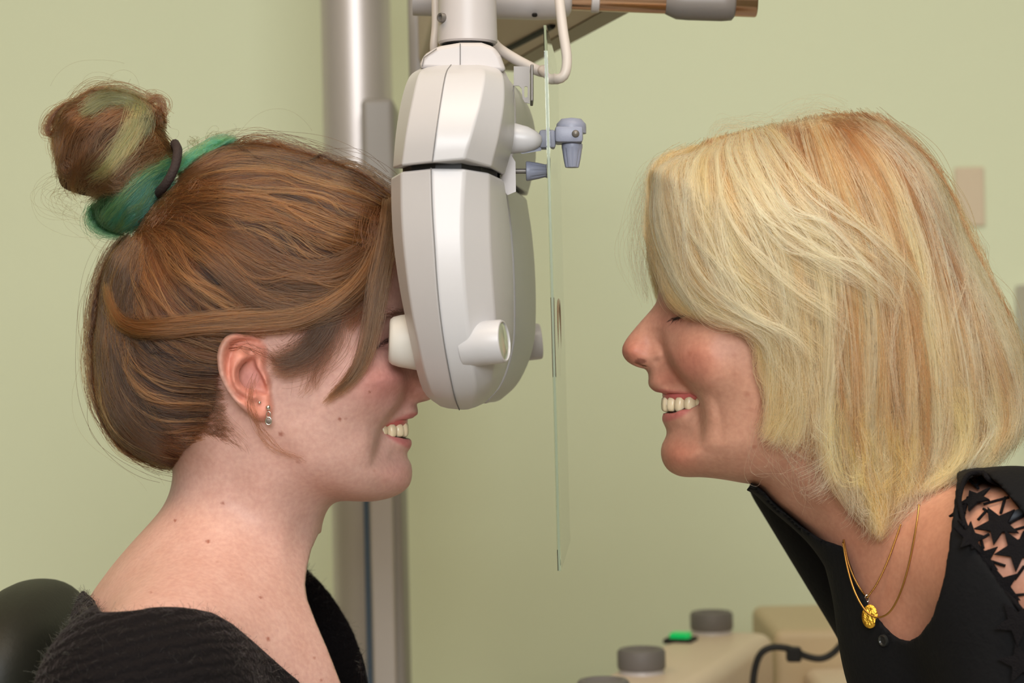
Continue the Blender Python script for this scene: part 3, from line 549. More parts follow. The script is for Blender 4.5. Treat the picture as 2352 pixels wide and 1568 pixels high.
# ------------------------------------------------------------------ hair
KP = 18
def guide_grid(guides):
    return np.stack([catmull(np.array([(p if len(p) == 3 else (*p, 0.0)) for p in gd], float), KP) for gd in guides])
def smooth_noise(n, k, amp, r, freq=(0.6, 2.6)):
    """n low-frequency wobbles sampled at k points"""
    t = np.linspace(0, 1, k)[None]; f = r.uniform(freq[0], freq[1], (n, 1)); p = r.uniform(0, 6.28, (n, 1)); a = r.normal(0, amp, (n, 1))
    return a*np.sin(f*6.28*t+p)
class Hair:
    def __init__(s, gain=1.0): s.P = []; s.C = []; s.R = []; s.gain = gain
    def sheet(s, rel, guides, locks, per, width=10, spread=3.0, depth=(0, 8), col=None, colvar=0.10, lockvar=0.18, frizz=1.2, wob=5, tip=0.55, root=1.0, rad=(0.00011, 0.00005), mirror=0.35, seed=1, lift=None, rootcol=None, rootlen=0.3, trim=(0.86, 1.0), stag=0.10, srange=None, accent=None, extra=0.0, yoff=0.0, freq=(0.6, 2.6)):
        """locks of strands between neighbouring guide lines; widths in pixels, depth below the hull in mm"""
        r = np.random.default_rng(seed); G_ = guide_grid(guides); ng = len(G_)
        a = np.sort(r.uniform(0, ng-1, locks)) if ng > 1 else np.zeros(locks)
        i0 = np.clip(a.astype(int), 0, max(ng-2, 0)); f = (a-i0)[:, None, None]; ctr = G_[i0] if ng == 1 else G_[i0]*(1-f)+G_[i0+1]*f
        ctr = ctr.copy(); t = np.linspace(0, 1, KP)
        env = np.sin(np.pi*np.clip(t, 0.02, 0.98))**0.6
        ctr[..., 0] += smooth_noise(locks, KP, wob, r, freq)*env; ctr[..., 1] += smooth_noise(locks, KP, wob, r, freq)*env
        ldep = r.uniform(depth[0], depth[1], (locks, 1)); lcol = 1+r.normal(0, lockvar, (locks, 1)); 
        n = locks*per; li = np.repeat(np.arange(locks), per)
        c = ctr[li]; tang = np.gradient(c[..., :2], axis=1); nrm = np.stack([-tang[..., 1], tang[..., 0]], -1); nrm /= np.linalg.norm(nrm, axis=-1, keepdims=True)+1e-6
        wprof = (root+(1-root)*np.sin(np.pi*t/2)) if root < 1 else np.ones(KP); wprof = wprof*(1+(tip-1)*sstep(0.45, 1.0, t))
        lw = width*r.uniform(0.5, 1.4, (locks, 1))[li]
        off = r.normal(0, 0.5, (n, 1))*lw*wprof[None]
        uv = c[..., :2]+nrm*off[..., None]
        uv[..., 0] += smooth_noise(n, KP, spread, r, freq); uv[..., 1] += smooth_noise(n, KP, spread, r, freq)
        fr = np.cumsum(r.normal(0, 1, (n, KP, 2)), 1)*frizz*0.45; fr -= fr[:, :1]; uv += fr*(0.25+0.75*t)[None, :, None]
        fly = r.random(n) < 0.035+extra; uv[fly] += (np.cumsum(np.cumsum(r.normal(0, 1, (fly.sum(), KP, 2)), 1), 1)*0.22)*t[None, :, None]
        te = r.uniform(trim[0], trim[1], (n, 1)); ts = r.uniform(0, stag, (n, 1))*(r.random((n, 1)) < 0.8); tt = ts+t[None]*(te-ts); fi = tt*(KP-1); k0 = np.clip(fi.astype(int), 0, KP-2); w = (fi-k0)[..., None]
        ar = np.arange(n)[:, None]; uv = uv[ar, k0]*(1-w)+uv[ar, k0+1]*w
        d = (ldep[li]+np.abs(r.normal(0, 0.8, (n, 1)))) - (c[..., 2]) + smooth_noise(n, KP, 0.5, r)
        if lift is not None: d = d-lift(t)[None]
        d = d*1e-3
        y = np.full(uv.shape[:2], -0.05)
        for _ in range(4):
            k = (DIST+y)/FPX; x = (uv[..., 0]-CX)*k; z = (CY-uv[..., 1])*k; hh = rel.sample(rel.h, x, z); y = -np.maximum(hh-d, 0.25*hh)-yoff
        k = (DIST+y)/FPX; P = np.stack([(uv[..., 0]-CX)*k, y, (CY-uv[..., 1])*k], -1)
        base = np.array(lin(col))*s.gain; C = np.repeat(base[None, None], n, 0)*np.ones((1, KP, 1))
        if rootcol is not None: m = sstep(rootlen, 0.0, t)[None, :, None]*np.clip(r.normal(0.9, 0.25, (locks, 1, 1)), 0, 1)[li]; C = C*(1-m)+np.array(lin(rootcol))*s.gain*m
        if accent is not None: m = (r.random(locks) < accent[1])[li][:, None, None]*np.clip(r.normal(0.8, .2, (n, 1, 1)), 0, 1); C = C*(1-m)+np.array(lin(accent[0]))*s.gain*m
        C = C*np.clip(lcol[li]*(1+r.normal(0, colvar, (n, 1))), 0.35, 1.8)[..., None]
        s.P.append(P); s.C.append(C); s.R.append(np.repeat(np.interp(t, [0, .6, 1], [rad[0], rad[0]*.9, rad[1]])[None], n, 0))
        if mirror:
            m = r.random(n) < mirror; P2 = P[m].copy(); P2[..., 1] *= -1; s.P.append(P2); s.C.append(C[m]); s.R.append(s.R[-1][m])
        return s
    def build(s, name, m, parent):
        P = np.concatenate(s.P); C = np.clip(np.concatenate(s.C), 0.001, 0.97); R = np.concatenate(s.R); n = len(P)
        cu = bpy.data.hair_curves.new(name); cu.add_curves([KP]*n)
        cu.attributes['position'].data.foreach_set('vector', P.astype(np.float32).ravel())
        ra = cu.attributes.get('radius') or cu.attributes.new('radius', 'FLOAT', 'POINT'); ra.data.foreach_set('value', R.astype(np.float32).ravel())
        ca = cu.attributes.new('tint', 'FLOAT_COLOR', 'POINT'); c4 = np.ones((n, KP, 4), np.float32); c4[..., :3] = C; ca.data.foreach_set('color', c4.ravel())
        o = obj(name, cu, m, parent); print(name, n, 'strands'); return o
M_hair = hair_mat('hair_fibre', 0.36, 0.5); M_hair2 = hair_mat('blonde_fibre', 0.5, 0.6)
# --- brown updo
gh_out = [(905,452),(830,402),(760,374),(690,352),(600,334),(540,330),(480,348),(420,392),(350,480),(302,540),(264,582),(245,640),(234,740),(226,800),(231,900),(245,960),(275,1010),(330,1050),(400,1078),(470,1070),(520,1100),(560,1180),(700,1180),(900,1150),(955,1050),(962,900),(955,700),(948,560),(930,490)]
gh_ctrl = [(600,620,80,70),(450,620,80,66),(330,680,75,60),(750,560,75,58),(850,520,69,45),(600,460,74,64),(500,420,68,56),(400,520,70,60),(700,420,69,52),(800,690,73,46),(700,780,75,45),(600,800,76,45),(500,880,74,45),(440,900,70,50),(330,850,70,50),(300,950,62,42),(400,1000,64,42),(480,1040,62,40),(900,560,65,42),(915,650,62,38),(880,745,62,36),(850,850,68,40),(780,900,72,42),(700,950,73,42),(640,1000,70,40),(600,1100,64,42),(920,850,46,24),(900,1000,40,24)]
GH = Relief(180, 980, 280, 1220, 0.0015, gh_out, gh_ctrl)
hg = Hair(0.31); br = (124, 74, 40); dk = (72, 44, 28); lt = (186, 116, 62)
g_top = [[(905,452),(840,404),(760,375),(680,351),(600,336),(520,343),(440,384),(405,408)],[(900,470),(800,425),(700,392),(600,372),(500,380),(408,422)],[(892,492),(800,462),(700,432),(580,410),(480,418),(402,440)],[(868,535),(770,500),(650,458),(530,438),(440,444),(392,460)],
 [(850,585),(750,550),(640,498),(520,470),(430,465),(382,472)],[(832,630),(730,610),(620,556),(510,505),(420,480),(368,487)],[(812,675),(710,670),(600,620),(500,550),(420,503),(357,500)],[(760,728),(640,705),(530,640),(440,560),(388,520),(342,515)],[(640,750),(520,722),(425,650),(372,580),(336,530)],
 [(540,790),(440,760),(360,700),(325,630),(322,565),(324,532)],[(505,850),(405,835),(318,770),(282,690),(290,600),(314,540)],[(490,920),(385,915),(296,850),(256,750),(262,640),(305,545)],[(475,985),(372,985),(282,925),(240,810),(246,680),(266,600),(302,545)],[(450,1040),(380,1040),(300,1012),(246,940),(229,820),(238,680),(262,590),(300,542)],[(415,1072),(345,1057),(272,1006),(235,920),(226,800),(236,660),(268,580),(300,540)]]
hg.sheet(GH, g_top, 420, 24, width=12, spread=3, depth=(-0.5, 5), col=br, accent=(lt, 0.30), colvar=.16, lockvar=.34, frizz=1.1, wob=9, tip=0.8, seed=11)
hg.sheet(GH, g_top, 90, 12, width=7, spread=3, depth=(-2.5, 0.5), col=lt, colvar=.2, lockvar=.3, frizz=1.3, wob=14, tip=0.8, trim=(.6, 1), stag=.3, seed=111, extra=.05)
hg.sheet(GH, g_top, 160, 24, width=34, spread=6, depth=(4, 8), col=dk, colvar=.15, lockvar=.2, wob=9, tip=0.8, seed=12)  # dark base layer: shade between the locks put into strand colour
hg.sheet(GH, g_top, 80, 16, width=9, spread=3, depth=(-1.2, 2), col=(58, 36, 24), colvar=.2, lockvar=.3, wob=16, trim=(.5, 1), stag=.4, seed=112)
hg.sheet(GH, g_top[3:9], 40, 12, width=8, spread=4, depth=(-2.5, 0), col=(176, 112, 62), colvar=.2, wob=22, frizz=1.4, trim=(.5, .9), stag=.4, seed=113, extra=.06, freq=(.3, 1.4))
hg.sheet(GH, [[(352,505),(385,470),(440,448),(500,440)],[(322,530),(362,505),(420,490),(480,500)],[(392,452),(420,428),(470,415),(530,412)],[(305,545),(330,540),(370,560),(410,620)]], 46, 22, width=16, spread=4, depth=(-1.5, 2), col=br, accent=(lt, .3), colvar=.18, lockvar=.3, wob=6, seed=114, stag=.05)
# fine baby hairs along the hairline and the nape
hg.sheet(GH, [[(515,1010),(470,1020),(420,1050),(380,1060)],[(545,1065),(500,1050),(450,1060),(405,1075)],[(520,960),(480,960),(420,985),(370,1000)],[(510,890),(470,890),(420,900),(380,920)]], 70, 9, width=26, spread=6, depth=(0, 5), col=(120, 86, 60), frizz=2, wob=9, rad=(.00007, .00003), seed=13, extra=.05)
# loose outer layer: swept over the ear and back round the nape
hg.sheet(GH, [[(880,520,1),(845,600,3),(790,665,3),(700,712,3),(590,722,3),(470,735,3),(370,742,3),(290,742,3),(255,705,2),(244,640,1)],[(870,560,2),(835,640,4),(770,700,5),(690,738,5),(590,748,5),(480,752,4),(380,765,4),(300,762,4),(262,728,2),(240,660,1)]], 26, 40, width=16, spread=4, depth=(-3, 1), col=(142, 96, 58), accent=(lt, .4), wob=5, seed=14, mirror=.2)
hg.sheet(GH, [[(870,600,2),(800,665,3),(700,690,2),(600,660,2),(520,600,1),(440,530,0)],[(860,650,2),(800,700,4),(720,725,4),(640,720,3),(560,690,2),(470,610,1)],[(850,560,2),(770,600,3),(690,600,2),(590,560,1),(480,510,0)]], 40, 26, width=18, spread=6, depth=(-3, 1), col=(122, 82, 52), accent=(lt, .3), wob=9, seed=15, mirror=.3)
hg.sheet(GH, [[(300,545),(255,600),(236,700),(228,820),(240,920),(285,1010),(345,1055),(410,1080)],[(310,560),(275,640),(255,760),(258,870),(290,960),(350,1020),(430,1062)],[(320,560),(300,680),(292,790),(310,890),(360,960),(440,1010)]], 60, 30, width=22, spread=6, depth=(-2, 4), col=(92, 62, 42), accent=((140,96,58), .3), frizz=1.3, wob=10, seed=16, extra=.03)
hg.sheet(GH, [[(300,548),(240,620),(214,740),(212,860),(236,960),(300,1040),(370,1075)],[(300,552),(250,640),(228,760),(230,880),(262,975),(330,1045),(400,1082)],[(320,570),(262,700),(250,820),(272,930),(330,1005),(420,1060)]], 34, 8, width=20, spread=8, depth=(-2, 2), col=(140, 96, 58), accent=(lt, .4), wob=12, frizz=1.2, freq=(.2, 1.1), rad=(.00008, .00004), trim=(.55, 1), stag=.35, seed=24, mirror=.3)
hg.sheet(GH, [[(470,985),(505,1010),(545,1045),(580,1075)],[(450,1030),(480,1055),(520,1085),(545,1120)],[(490,930),(520,960),(560,1000),(590,1030)]], 26, 9, width=30, spread=7, depth=(-.5, 1), col=(120, 86, 62), wob=7, frizz=1.0, freq=(.2, .9), rad=(.00006, .00003), trim=(.4, 1), seed=25, mirror=.3)
# the long loose lock beside the eye
hg.sheet(GH, [[(893,455,3),(882,540,5),(864,640,7),(846,740,7),(824,820,5),(790,880,3),(738,928,1)],[(908,462,3),(897,540,5),(880,640,7),(862,740,7),(840,830,5),(802,880,3),(766,908,1)]], 14, 44, width=17, spread=3, depth=(-4, 0), col=(140, 98, 66), accent=((170,124,84), .4), wob=3, tip=.5, frizz=.7, seed=17, mirror=.25, yoff=.001)
hg.sheet(GH, [[(880,480,2),(862,560,3),(845,640,3),(820,700,2),(790,760,1)]], 4, 40, width=34, spread=5, depth=(-2, 1), col=br, seed=18, mirror=.2)
# sideburn wisps curling towards the ear, and a thin one past the lobe
hg.sheet(GH, [[(800,690,1),(776,750,2),(750,800,2),(705,842,2),(650,862,2),(618,858,2)],[(760,715,1),(740,770,2),(705,815,2),(660,835,3),(625,840,4)],[(720,735,1),(705,780,2),(670,810,3),(635,818,4),(612,800,4)]], 20, 22, width=20, spread=8, depth=(-2, 1), col=(104, 72, 50), accent=((140,96,64), .3), wob=9, frizz=1.0, tip=.9, seed=19, mirror=.2, extra=.03, freq=(.2, .9))
hg.sheet(GH, [[(790,700,1),(770,780,2),(745,830,1),(735,865,1),(725,900,0)],[(760,780,1),(740,840,1),(700,870,1),(660,905,0),(640,930,0)]], 7, 9, width=22, spread=7, depth=(-1, 1), col=(120, 82, 58), wob=12, frizz=1.0, freq=(.2, .9), seed=20, mirror=.2, rad=(.00008, .00004))
hg.sheet(GH, [[(584,858,6),(576,890,8),(575,925,9),(584,962,8),(602,1000,3),(640,1032,1),(700,1058,0)]], 3, 7, width=12, spread=4, depth=(-2, 0), col=(150, 98, 66), rad=(.00008, .00004), wob=5, seed=21, mirror=0)
hg.sheet(GH, [[(520,800,3),(560,795,14),(600,806,10),(640,835,4)],[(530,790,6),(570,790,14),(620,815,8),(650,850,3)]], 3, 6, width=9, spread=4, depth=(-3, -1), col=(90, 60, 42), rad=(.00008, .00004), seed=22, mirror=0, wob=3)
hg.sheet(GH, [[(905,455),(940,470),(930,430),(880,410)],[(300,560),(240,620),(215,760),(225,900)],[(240,900),(235,1000),(290,1060),(390,1150)],[(600,336),(560,322),(500,330),(450,360)],[(800,390),(740,360),(660,340),(600,330)]], 30, 3, width=40, spread=14, depth=(-1, 2), col=(150, 104, 66), wob=14, frizz=1.5, rad=(.00005, .00003), seed=23, mirror=.3, extra=.4, freq=(.2, .9))
# --- bun
bun_out = [(372,255),(330,228),(250,210),(190,225),(140,265),(126,330),(122,400),(135,440),(180,460),(215,470),(225,510),(255,532),(292,538),(340,500),(385,420),(400,370),(385,310)]
bun_ctrl = [(250,340,35,34),(200,300,34,32),(300,300,34,32),(220,400,34,32),(320,400,30,26),(300,470,26,22),(360,370,24,22),(170,420,28,26),(260,500,20,18)]
BU = Relief(60, 460, 180, 570, 0.001, bun_out, bun_ctrl)
gbun = Grid(px(60,0,0)[0], px(460,0,0)[0], -0.05, 0.05, px(0,570,0)[2], px(0,180,0)[2], 0.0015)
V, Q = surface_nets(gbun.relief(BU)+0.004, gbun.o, gbun.h); V = relax(V, Q, 3)
M_core = mat('hair_core', (70, 44, 28), rough=0.8, spec=0.2, noise=0.3, nscale=60)
core = obj('bun', mesh_from(V, Q), M_core, girl)
bc1 = [[(392,372),(340,310),(265,250),(190,246),(140,290),(128,370)],[(392,385),(345,345),(270,292),(200,305),(152,355),(140,425)],[(372,262),(315,226),(245,212),(175,238),(133,295),(128,350)],[(394,398),(335,392),(262,372),(205,385),(165,430),(182,458)]]
hg.sheet(BU, bc1, 60, 34, width=20, spread=4, depth=(-1, 4), col=(116, 74, 44), accent=(lt, .3), wob=9, frizz=1.4, seed=31, lockvar=.3)
hg.sheet(BU, [[(330,250),(270,235),(200,260),(160,330),(150,400)],[(350,300),(300,330),(260,390),(230,440),(200,462)],[(380,360),(330,380),(280,420),(240,440)]], 46, 26, width=22, spread=6, depth=(-3, 2), col=(128, 84, 50), accent=((150,110,70), .4), wob=12, frizz=1.8, seed=32, extra=.05)
hg.sheet(BU, [[(318,238),(302,290),(275,335),(235,385),(190,412)],[(335,250),(318,300),(295,345),(262,390),(235,420)]], 16, 30, width=24, spread=9, stag=.3, trim=(.7, 1), freq=(.3, 1.2), depth=(-4, -1), col=(232, 200, 128), accent=((180,190,120), .3), wob=6, frizz=1.5, seed=33, extra=.05)
hg.sheet(BU, [[(180,262),(240,225),(300,226),(335,262),(345,310)],[(200,250),(260,228),(310,245),(330,290),(325,330)]], 14, 34, width=18, spread=4, depth=(-3, 0), col=(122, 128, 84), accent=((184,160,100), .4), wob=6, seed=34)
hg.sheet(BU, [[(398,372),(345,392),(300,425),(262,470),(228,510)],[(396,395),(352,430),(315,465),(285,500),(262,530)],[(392,410),(360,450),(335,480),(300,520),(285,536)]], 30, 44, width=20, spread=4, depth=(-3, 1), col=(92, 190, 160), accent=((160,205,110), .35), wob=5, seed=35, lockvar=.3)
hg.sheet(BU, [[(330,420),(270,450),(225,470),(212,500),(235,528),(290,538)],[(300,450),(255,480),(235,510),(270,535)]], 18, 34, width=18, spread=6, depth=(-1, 3), col=(60, 112, 74), wob=8, frizz=2, seed=36, extra=.06)
hg.sheet(BU, [[(205,225),(150,240),(112,270),(98,305),(120,312),(142,300)],[(190,240),(140,262),(110,300),(112,318)]], 6, 26, width=12, spread=4, depth=(-2, 0), col=(126, 82, 50), accent=(lt, .3), wob=4, seed=37)
hg.sheet(BU, [[(150,400),(118,394),(114,400),(140,410)],[(330,225),(360,228),(374,270),(372,310)],[(345,232),(368,226),(372,255)],[(200,440),(180,470),(205,470),(215,452)]], 10, 22, width=16, spread=4, depth=(-1, 1), col=(120, 78, 50), wob=5, seed=38, srange=1)
hg.sheet(BU, [[(300,225),(320,190),(370,200),(350,180)],[(250,212),(200,215),(150,230)],[(140,420),(110,450),(150,480),(200,500)],[(215,500),(205,530),(250,545),(300,545)],[(360,230),(390,260),(400,300),(390,330)]], 30, 4, width=36, spread=12, depth=(0, 2), col=(130, 96, 58), wob=14, frizz=1.6, rad=(.00005, .00003), seed=39, extra=.4, freq=(.2, .9))
# teal lock escaping forward of the hair tie
TL = Relief(380, 600, 260, 460, 0.001, [(405,400),(412,360),(450,335),(500,315),(545,312),(548,325),(510,350),(470,390),(430,425)], [(450,370,14,10),(500,335,10,7),(420,390,14,10)])
hg.sheet(TL, [[(412,408),(440,385),(470,352),(505,325),(545,318)],[(408,388),(430,362),(465,342),(500,322),(540,325)],[(420,418),(450,395),(480,362),(500,338)]], 16, 40, width=13, spread=4, depth=(-3, 0), col=(90, 188, 152), accent=((156,210,112), .35), wob=4, seed=40, mirror=.5)
hg.sheet(TL, [[(440,330),(425,316),(412,330),(410,350)],[(480,350),(510,318),(545,298),(535,290)],[(430,400),(425,420),(440,440),(455,415)]], 8, 9, width=16, spread=6, depth=(-2, 0), col=(120, 110, 70), wob=6, frizz=2.5, rad=(.00007, .00003), seed=41)
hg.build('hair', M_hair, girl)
# hair tie
def tie_pt(u, v, y): return px(u, v, y)
a = [tie_pt(402,330,-.004), tie_pt(408,345,-.016), tie_pt(404,375,-.024), tie_pt(392,405,-.026), tie_pt(375,430,-.022), tie_pt(362,445,-.008), tie_pt(362,445,.008), tie_pt(376,425,.024), tie_pt(395,390,.026), tie_pt(404,350,.018)]
P = catmull3(np.array(a+a[:1]), 60)[:-1]
M_tie = mat('dark_elastic', (46, 34, 32), rough=0.8, bump=0.4, bscale=700)
tag(obj('hair_tie', smooth_by_angle(bm_mesh(tube(P, 0.0031, 10, closed=True)), 60), M_tie, mw=FRAME), 'dark brown elastic tie around the seated woman\'s hair bun', 'hair tie')
# --- blonde bob
wh_out = [(1494,392),(1530,368),(1600,344),(1650,320),(1720,300),(1800,282),(1900,268),(1975,272),(2035,296),(2090,342),(2140,400),(2172,462),(2202,540),(2242,620),(2292,710),(2332,790),(2354,870),(2372,960),(2380,1100),(2300,1300),(2000,1400),(1700,1300),(1560,1120),(1508,1000),(1492,850),(1488,700),(1486,600),(1489,480)]
wh_ctrl = [(1850,620,92,74),(2000,620,92,70),(2120,700,88,62),(1700,560,86,60),(1600,520,78,54),(1850,430,82,64),(1980,420,80,60),(1720,330,70,60),(1900,300,72,60),(1700,700,84,50),(1620,640,76,44),(1550,560,68,46),(1530,680,62,38),(1580,720,66,40),(1650,760,74,44),(1760,850,82,50),(1850,950,86,56),(1950,900,92,60),(2100,900,92,62),(2250,850,84,52),(2260,1000,84,50),(2100,1050,90,60),(1950,1100,86,58),(2000,1250,86,58),(2150,1200,92,60),(1800,1050,80,50),(2080,480,82,56),(2180,620,84,54),(1540,430,62,54),(1640,400,72,60)]
WH = Relief(1440, 2420, 230, 1440, 0.0018, wh_out, wh_ctrl)
hw = Hair(0.9); bl = (230, 166, 110); bl2 = (247, 199, 146); bd = (140, 86, 50); rt = (112, 70, 44)
fr = [[(1540,366),(1504,385),(1500,437),(1505,502),(1522,589),(1542,654),(1582,706),(1643,738),(1710,756),(1745,790),(1756,868)],
 [(1590,350),(1552,372),(1546,428),(1560,515),(1592,600),(1640,675),(1710,728),(1785,768),(1830,830)],
 [(1640,325),(1622,350),(1616,428),(1628,515),(1658,602),(1712,671),(1782,735),(1850,790),(1900,850)],
 [(1680,312),(1672,345),(1695,402),(1747,480),(1816,552),(1899,606),(1985,650),(2042,690)],
 [(1720,302),(1726,335),(1760,406),(1803,471),(1877,532),(1964,593),(2030,654),(2070,730)],
 [(1770,290),(1795,310),(1834,360),(1886,430),(1964,492),(2045,555),(2120,640),(2160,740)]]
lg = [[(1640,322),(1640,450),(1680,600),(1730,720),(1766,830),(1765,920),(1748,985),(1742,1004)],
 [(1690,310),(1710,450),(1760,600),(1800,740),(1812,870),(1800,960),(1770,1010)],
 [(1740,298),(1770,450),(1820,620),(1850,780),(1856,920),(1850,1010),(1835,1060)],
 [(1800,284),(1840,440),(1890,620),(1910,800),(1905,960),(1912,1080),(1955,1160),(2005,1225)],
 [(1850,276),(1900,430),(1950,600),(1975,800),(1985,1000),(2005,1130),(2025,1238)],
 [(1900,268),(1980,400),(2040,560),(2075,760),(2085,950),(2078,1100),(2050,1205)],
 [(1940,268),(2040,370),(2100,520),(2140,700),(2165,880),(2165,1040),(2112,1122)],
 [(1970,270),(2080,360),(2150,500),(2200,680),(2240,860),(2245,1000),(2195,1098)],
 [(1990,275),(2105,375),(2180,530),(2255,710),(2305,870),(2318,980),(2272,1072)],
 [(2010,282),(2125,395),(2205,560),(2285,720),(2340,860),(2352,960),(2330,1030)],
 [(2030,290),(2140,420),(2215,570),(2300,735),(2348,850),(2360,940)]]
hw.sheet(WH, lg, 260, 26, width=22, spread=5, depth=(4, 20), col=bd, colvar=.14, lockvar=.2, wob=10, seed=51, tip=.8, rootcol=rt, mirror=.4)  # darker under-layer: shade beneath the surface put into strand colour
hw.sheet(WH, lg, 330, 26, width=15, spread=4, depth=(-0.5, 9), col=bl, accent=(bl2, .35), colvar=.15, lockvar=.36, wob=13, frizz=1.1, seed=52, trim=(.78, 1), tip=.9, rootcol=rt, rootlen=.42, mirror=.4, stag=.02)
hw.sheet(WH, lg, 90, 10, width=9, spread=4, depth=(-2.5, 0), col=bl2, colvar=.15, lockvar=.2, wob=20, frizz=1.2, seed=53, trim=(.6, 1), stag=.35, mirror=.3, extra=.05)
hw.sheet(WH, fr, 200, 26, width=15, spread=4, depth=(-1, 8), col=bl, accent=(bl2, .4), colvar=.15, lockvar=.34, wob=9, frizz=1.0, seed=54, tip=.8, rootcol=(180,140,88), rootlen=.25, mirror=.4, stag=.02)
hw.sheet(WH, fr, 60, 14, width=9, spread=3, depth=(-4, -1), col=bl2, colvar=.15, lockvar=.2, wob=14, frizz=1.3, seed=55, trim=(.75, 1), mirror=.3, extra=.04)
# front edge of the fringe and the lock before the ear
hw.sheet(WH, [[(1530,368),(1497,400),(1492,470),(1497,560),(1514,640),(1540,700),(1575,728)],[(1560,358),(1520,390),(1514,470),(1526,570),(1556,650),(1600,710),(1660,742)]], 40, 28, width=14, spread=3, depth=(-1, 6), col=bl, accent=(bl2, .3), wob=6, seed=56, mirror=.4)
hw.sheet(WH, [[(1660,700),(1730,770),(1752,860),(1762,930),(1758,980),(1742,1004)],[(1700,700),(1770,790),(1795,880),(1800,950),(1780,1000),(1755,1020)],[(1740,700),(1810,800),(1840,900),(1838,990),(1812,1040)]], 44, 26, width=18, spread=7, depth=(0, 10), col=(232,170,108), accent=(bl2, .35), wob=10, frizz=1.7, tip=1.0, seed=57, mirror=.3, stag=.25)
# curled ends
hw.sheet(WH, [[(1905,900),(1900,1020),(1912,1080),(1950,1105),(1985,1095)],[(2040,950),(2050,1050),(2030,1110),(1980,1120)],[(2080,980),(2110,1060),(2090,1120),(2050,1140)],[(1960,980),(1975,1100),(2000,1180),(2030,1240)],[(1990,1000),(2030,1110),(2040,1180),(2010,1235)]], 60, 22, width=20, spread=7, depth=(-2, 8), col=(232,164,88), accent=(bl2, .3), wob=12, frizz=1.3, seed=58, mirror=.3, stag=.3, extra=.05)
hw.sheet(WH, [[(2150,900),(2190,1010),(2150,1090),(2080,1140)],[(2230,880),(2255,1000),(2210,1080),(2150,1130)],[(2300,850),(2325,960),(2290,1050),(2230,1090)]], 46, 22, width=18, spread=6, depth=(-2, 8), col=(236,176,112), accent=(bl2, .4), wob=11, frizz=1.2, seed=59, mirror=.3, stag=.3)
hw.sheet(WH, [[(1880,272),(2010,315),(2090,430),(2140,580),(2170,740)],[(1930,268),(2060,335),(2140,460),(2195,620),(2225,780)],[(1975,274),(2095,370),(2170,500),(2225,650),(2270,800)]], 30, 18, width=13, spread=4, depth=(-1.5, 1.5), col=(118, 76, 46), accent=((150,100,60), .4), wob=10, seed=62, stag=.25, trim=(.6, 1), mirror=.4)
hw.sheet(WH, lg[3:9], 22, 16, width=12, spread=4, depth=(-1, 1), col=(140, 92, 56), wob=16, seed=63, stag=.5, trim=(.75, 1), mirror=.3)  # dark locks: shaded gaps imitated by strand colour
hw.sheet(WH, [[(1690,700),(1740,800),(1748,900),(1732,980),(1700,1010)],[(2240,950),(2262,1040),(2250,1085),(2290,1092)],[(2330,880),(2356,960),(2350,1010)],[(1850,900),(1862,1000),(1835,1050),(1790,1065)],[(1940,1050),(1985,1150),(1990,1215),(1965,1245)],[(2060,1060),(2085,1150),(2060,1205),(2030,1245)],[(2150,1000),(2165,1090),(2140,1140),(2120,1165)]], 60, 9, width=22, spread=8, depth=(-2, 5), col=bl2, colvar=.2, lockvar=.3, wob=10, frizz=1.2, freq=(.2, 1.0), stag=.4, tip=1.2, seed=64, mirror=.3)
# flyaways
hw.sheet(WH, [[(1720,300),(1660,290),(1635,300),(1630,340)],[(1800,282),(1760,272),(1700,285),(1660,310)],[(1510,385),(1470,380),(1455,420),(1480,480)],[(1500,420),(1470,520),(1462,600),(1475,690)],[(1495,480),(1480,580),(1478,640),(1500,700)],[(1850,276),(1800,262),(1740,275),(1700,300)],[(1960,270),(1900,256),(1840,262),(1790,284)]], 46, 6, width=22, spread=9, depth=(0, 2), col=(216,180,120), wob=10, frizz=1.3, rad=(.00006, .00003), seed=60, mirror=.3, extra=.3, freq=(.2, .9))
hw.sheet(WH, [[(1800,980),(1830,1050),(1880,1100),(1860,1180)],[(1760,960),(1740,1030),(1780,1080)],[(1880,1020),(1870,1120),(1900,1180)],[(2320,800),(2350,880),(2345,980)],[(2150,420),(2200,520),(2240,600)]], 26, 5, width=40, spread=14, depth=(-1, 3), col=(220,190,140), wob=16, frizz=1.0, rad=(.00006, .00003), seed=61, mirror=.2, extra=.3, freq=(.15, .6))
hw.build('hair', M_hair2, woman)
# ------------------------------------------------------------------ the lens machine (phoropter) and its arm
M_cream = mat('cream_plastic', (196, 194, 196), rough=0.34, spec=0.5, noise=0.015, nscale=20)
M_cream2 = mat('pale_plastic', (190, 184, 183), rough=0.4, spec=0.5, noise=0.01)
M_eye = mat('white_rubber', (212, 208, 200), rough=0.45)
M_dark = mat('black_gap', (22, 21, 22), rough=0.6)
M_seam = mat('grey_seam', (120, 118, 118), rough=0.6)
M_blue = mat('blue_grey_plastic', (138, 142, 160), rough=0.42, bump=0.05, bscale=900)
M_steel = mat('brushed_steel', (122, 117, 112), rough=0.45, metal=0.5, noise=0.06, nscale=30)
M_bronze = mat('polished_tube', (196, 160, 136), rough=0.22, metal=1.0)
M_grey = mat('grey_enamel', (152, 146, 140), rough=0.45, noise=0.02)
M_pole = mat('satin_aluminium', (200, 192, 188), rough=0.42, metal=0.5, noise=0.02)
M_lens = mat('coated_lens', (176, 184, 160), rough=0.08, spec=0.8, coat=0.6)
def loft(cols, close=True, caps=True):
    bm = bmesh.new(); n = len(cols[0]); R = [[bm.verts.new(c[i]) for c in cols] for i in range(n)]
    m = len(cols)
    for A, B in zip(R, R[1:]):
        for k in range(m if close else m-1): bm.faces.new((A[k], A[(k+1) % m], B[(k+1) % m], B[k]))
    if caps: bm.faces.new(R[0]); bm.faces.new(R[-1])
    return bm
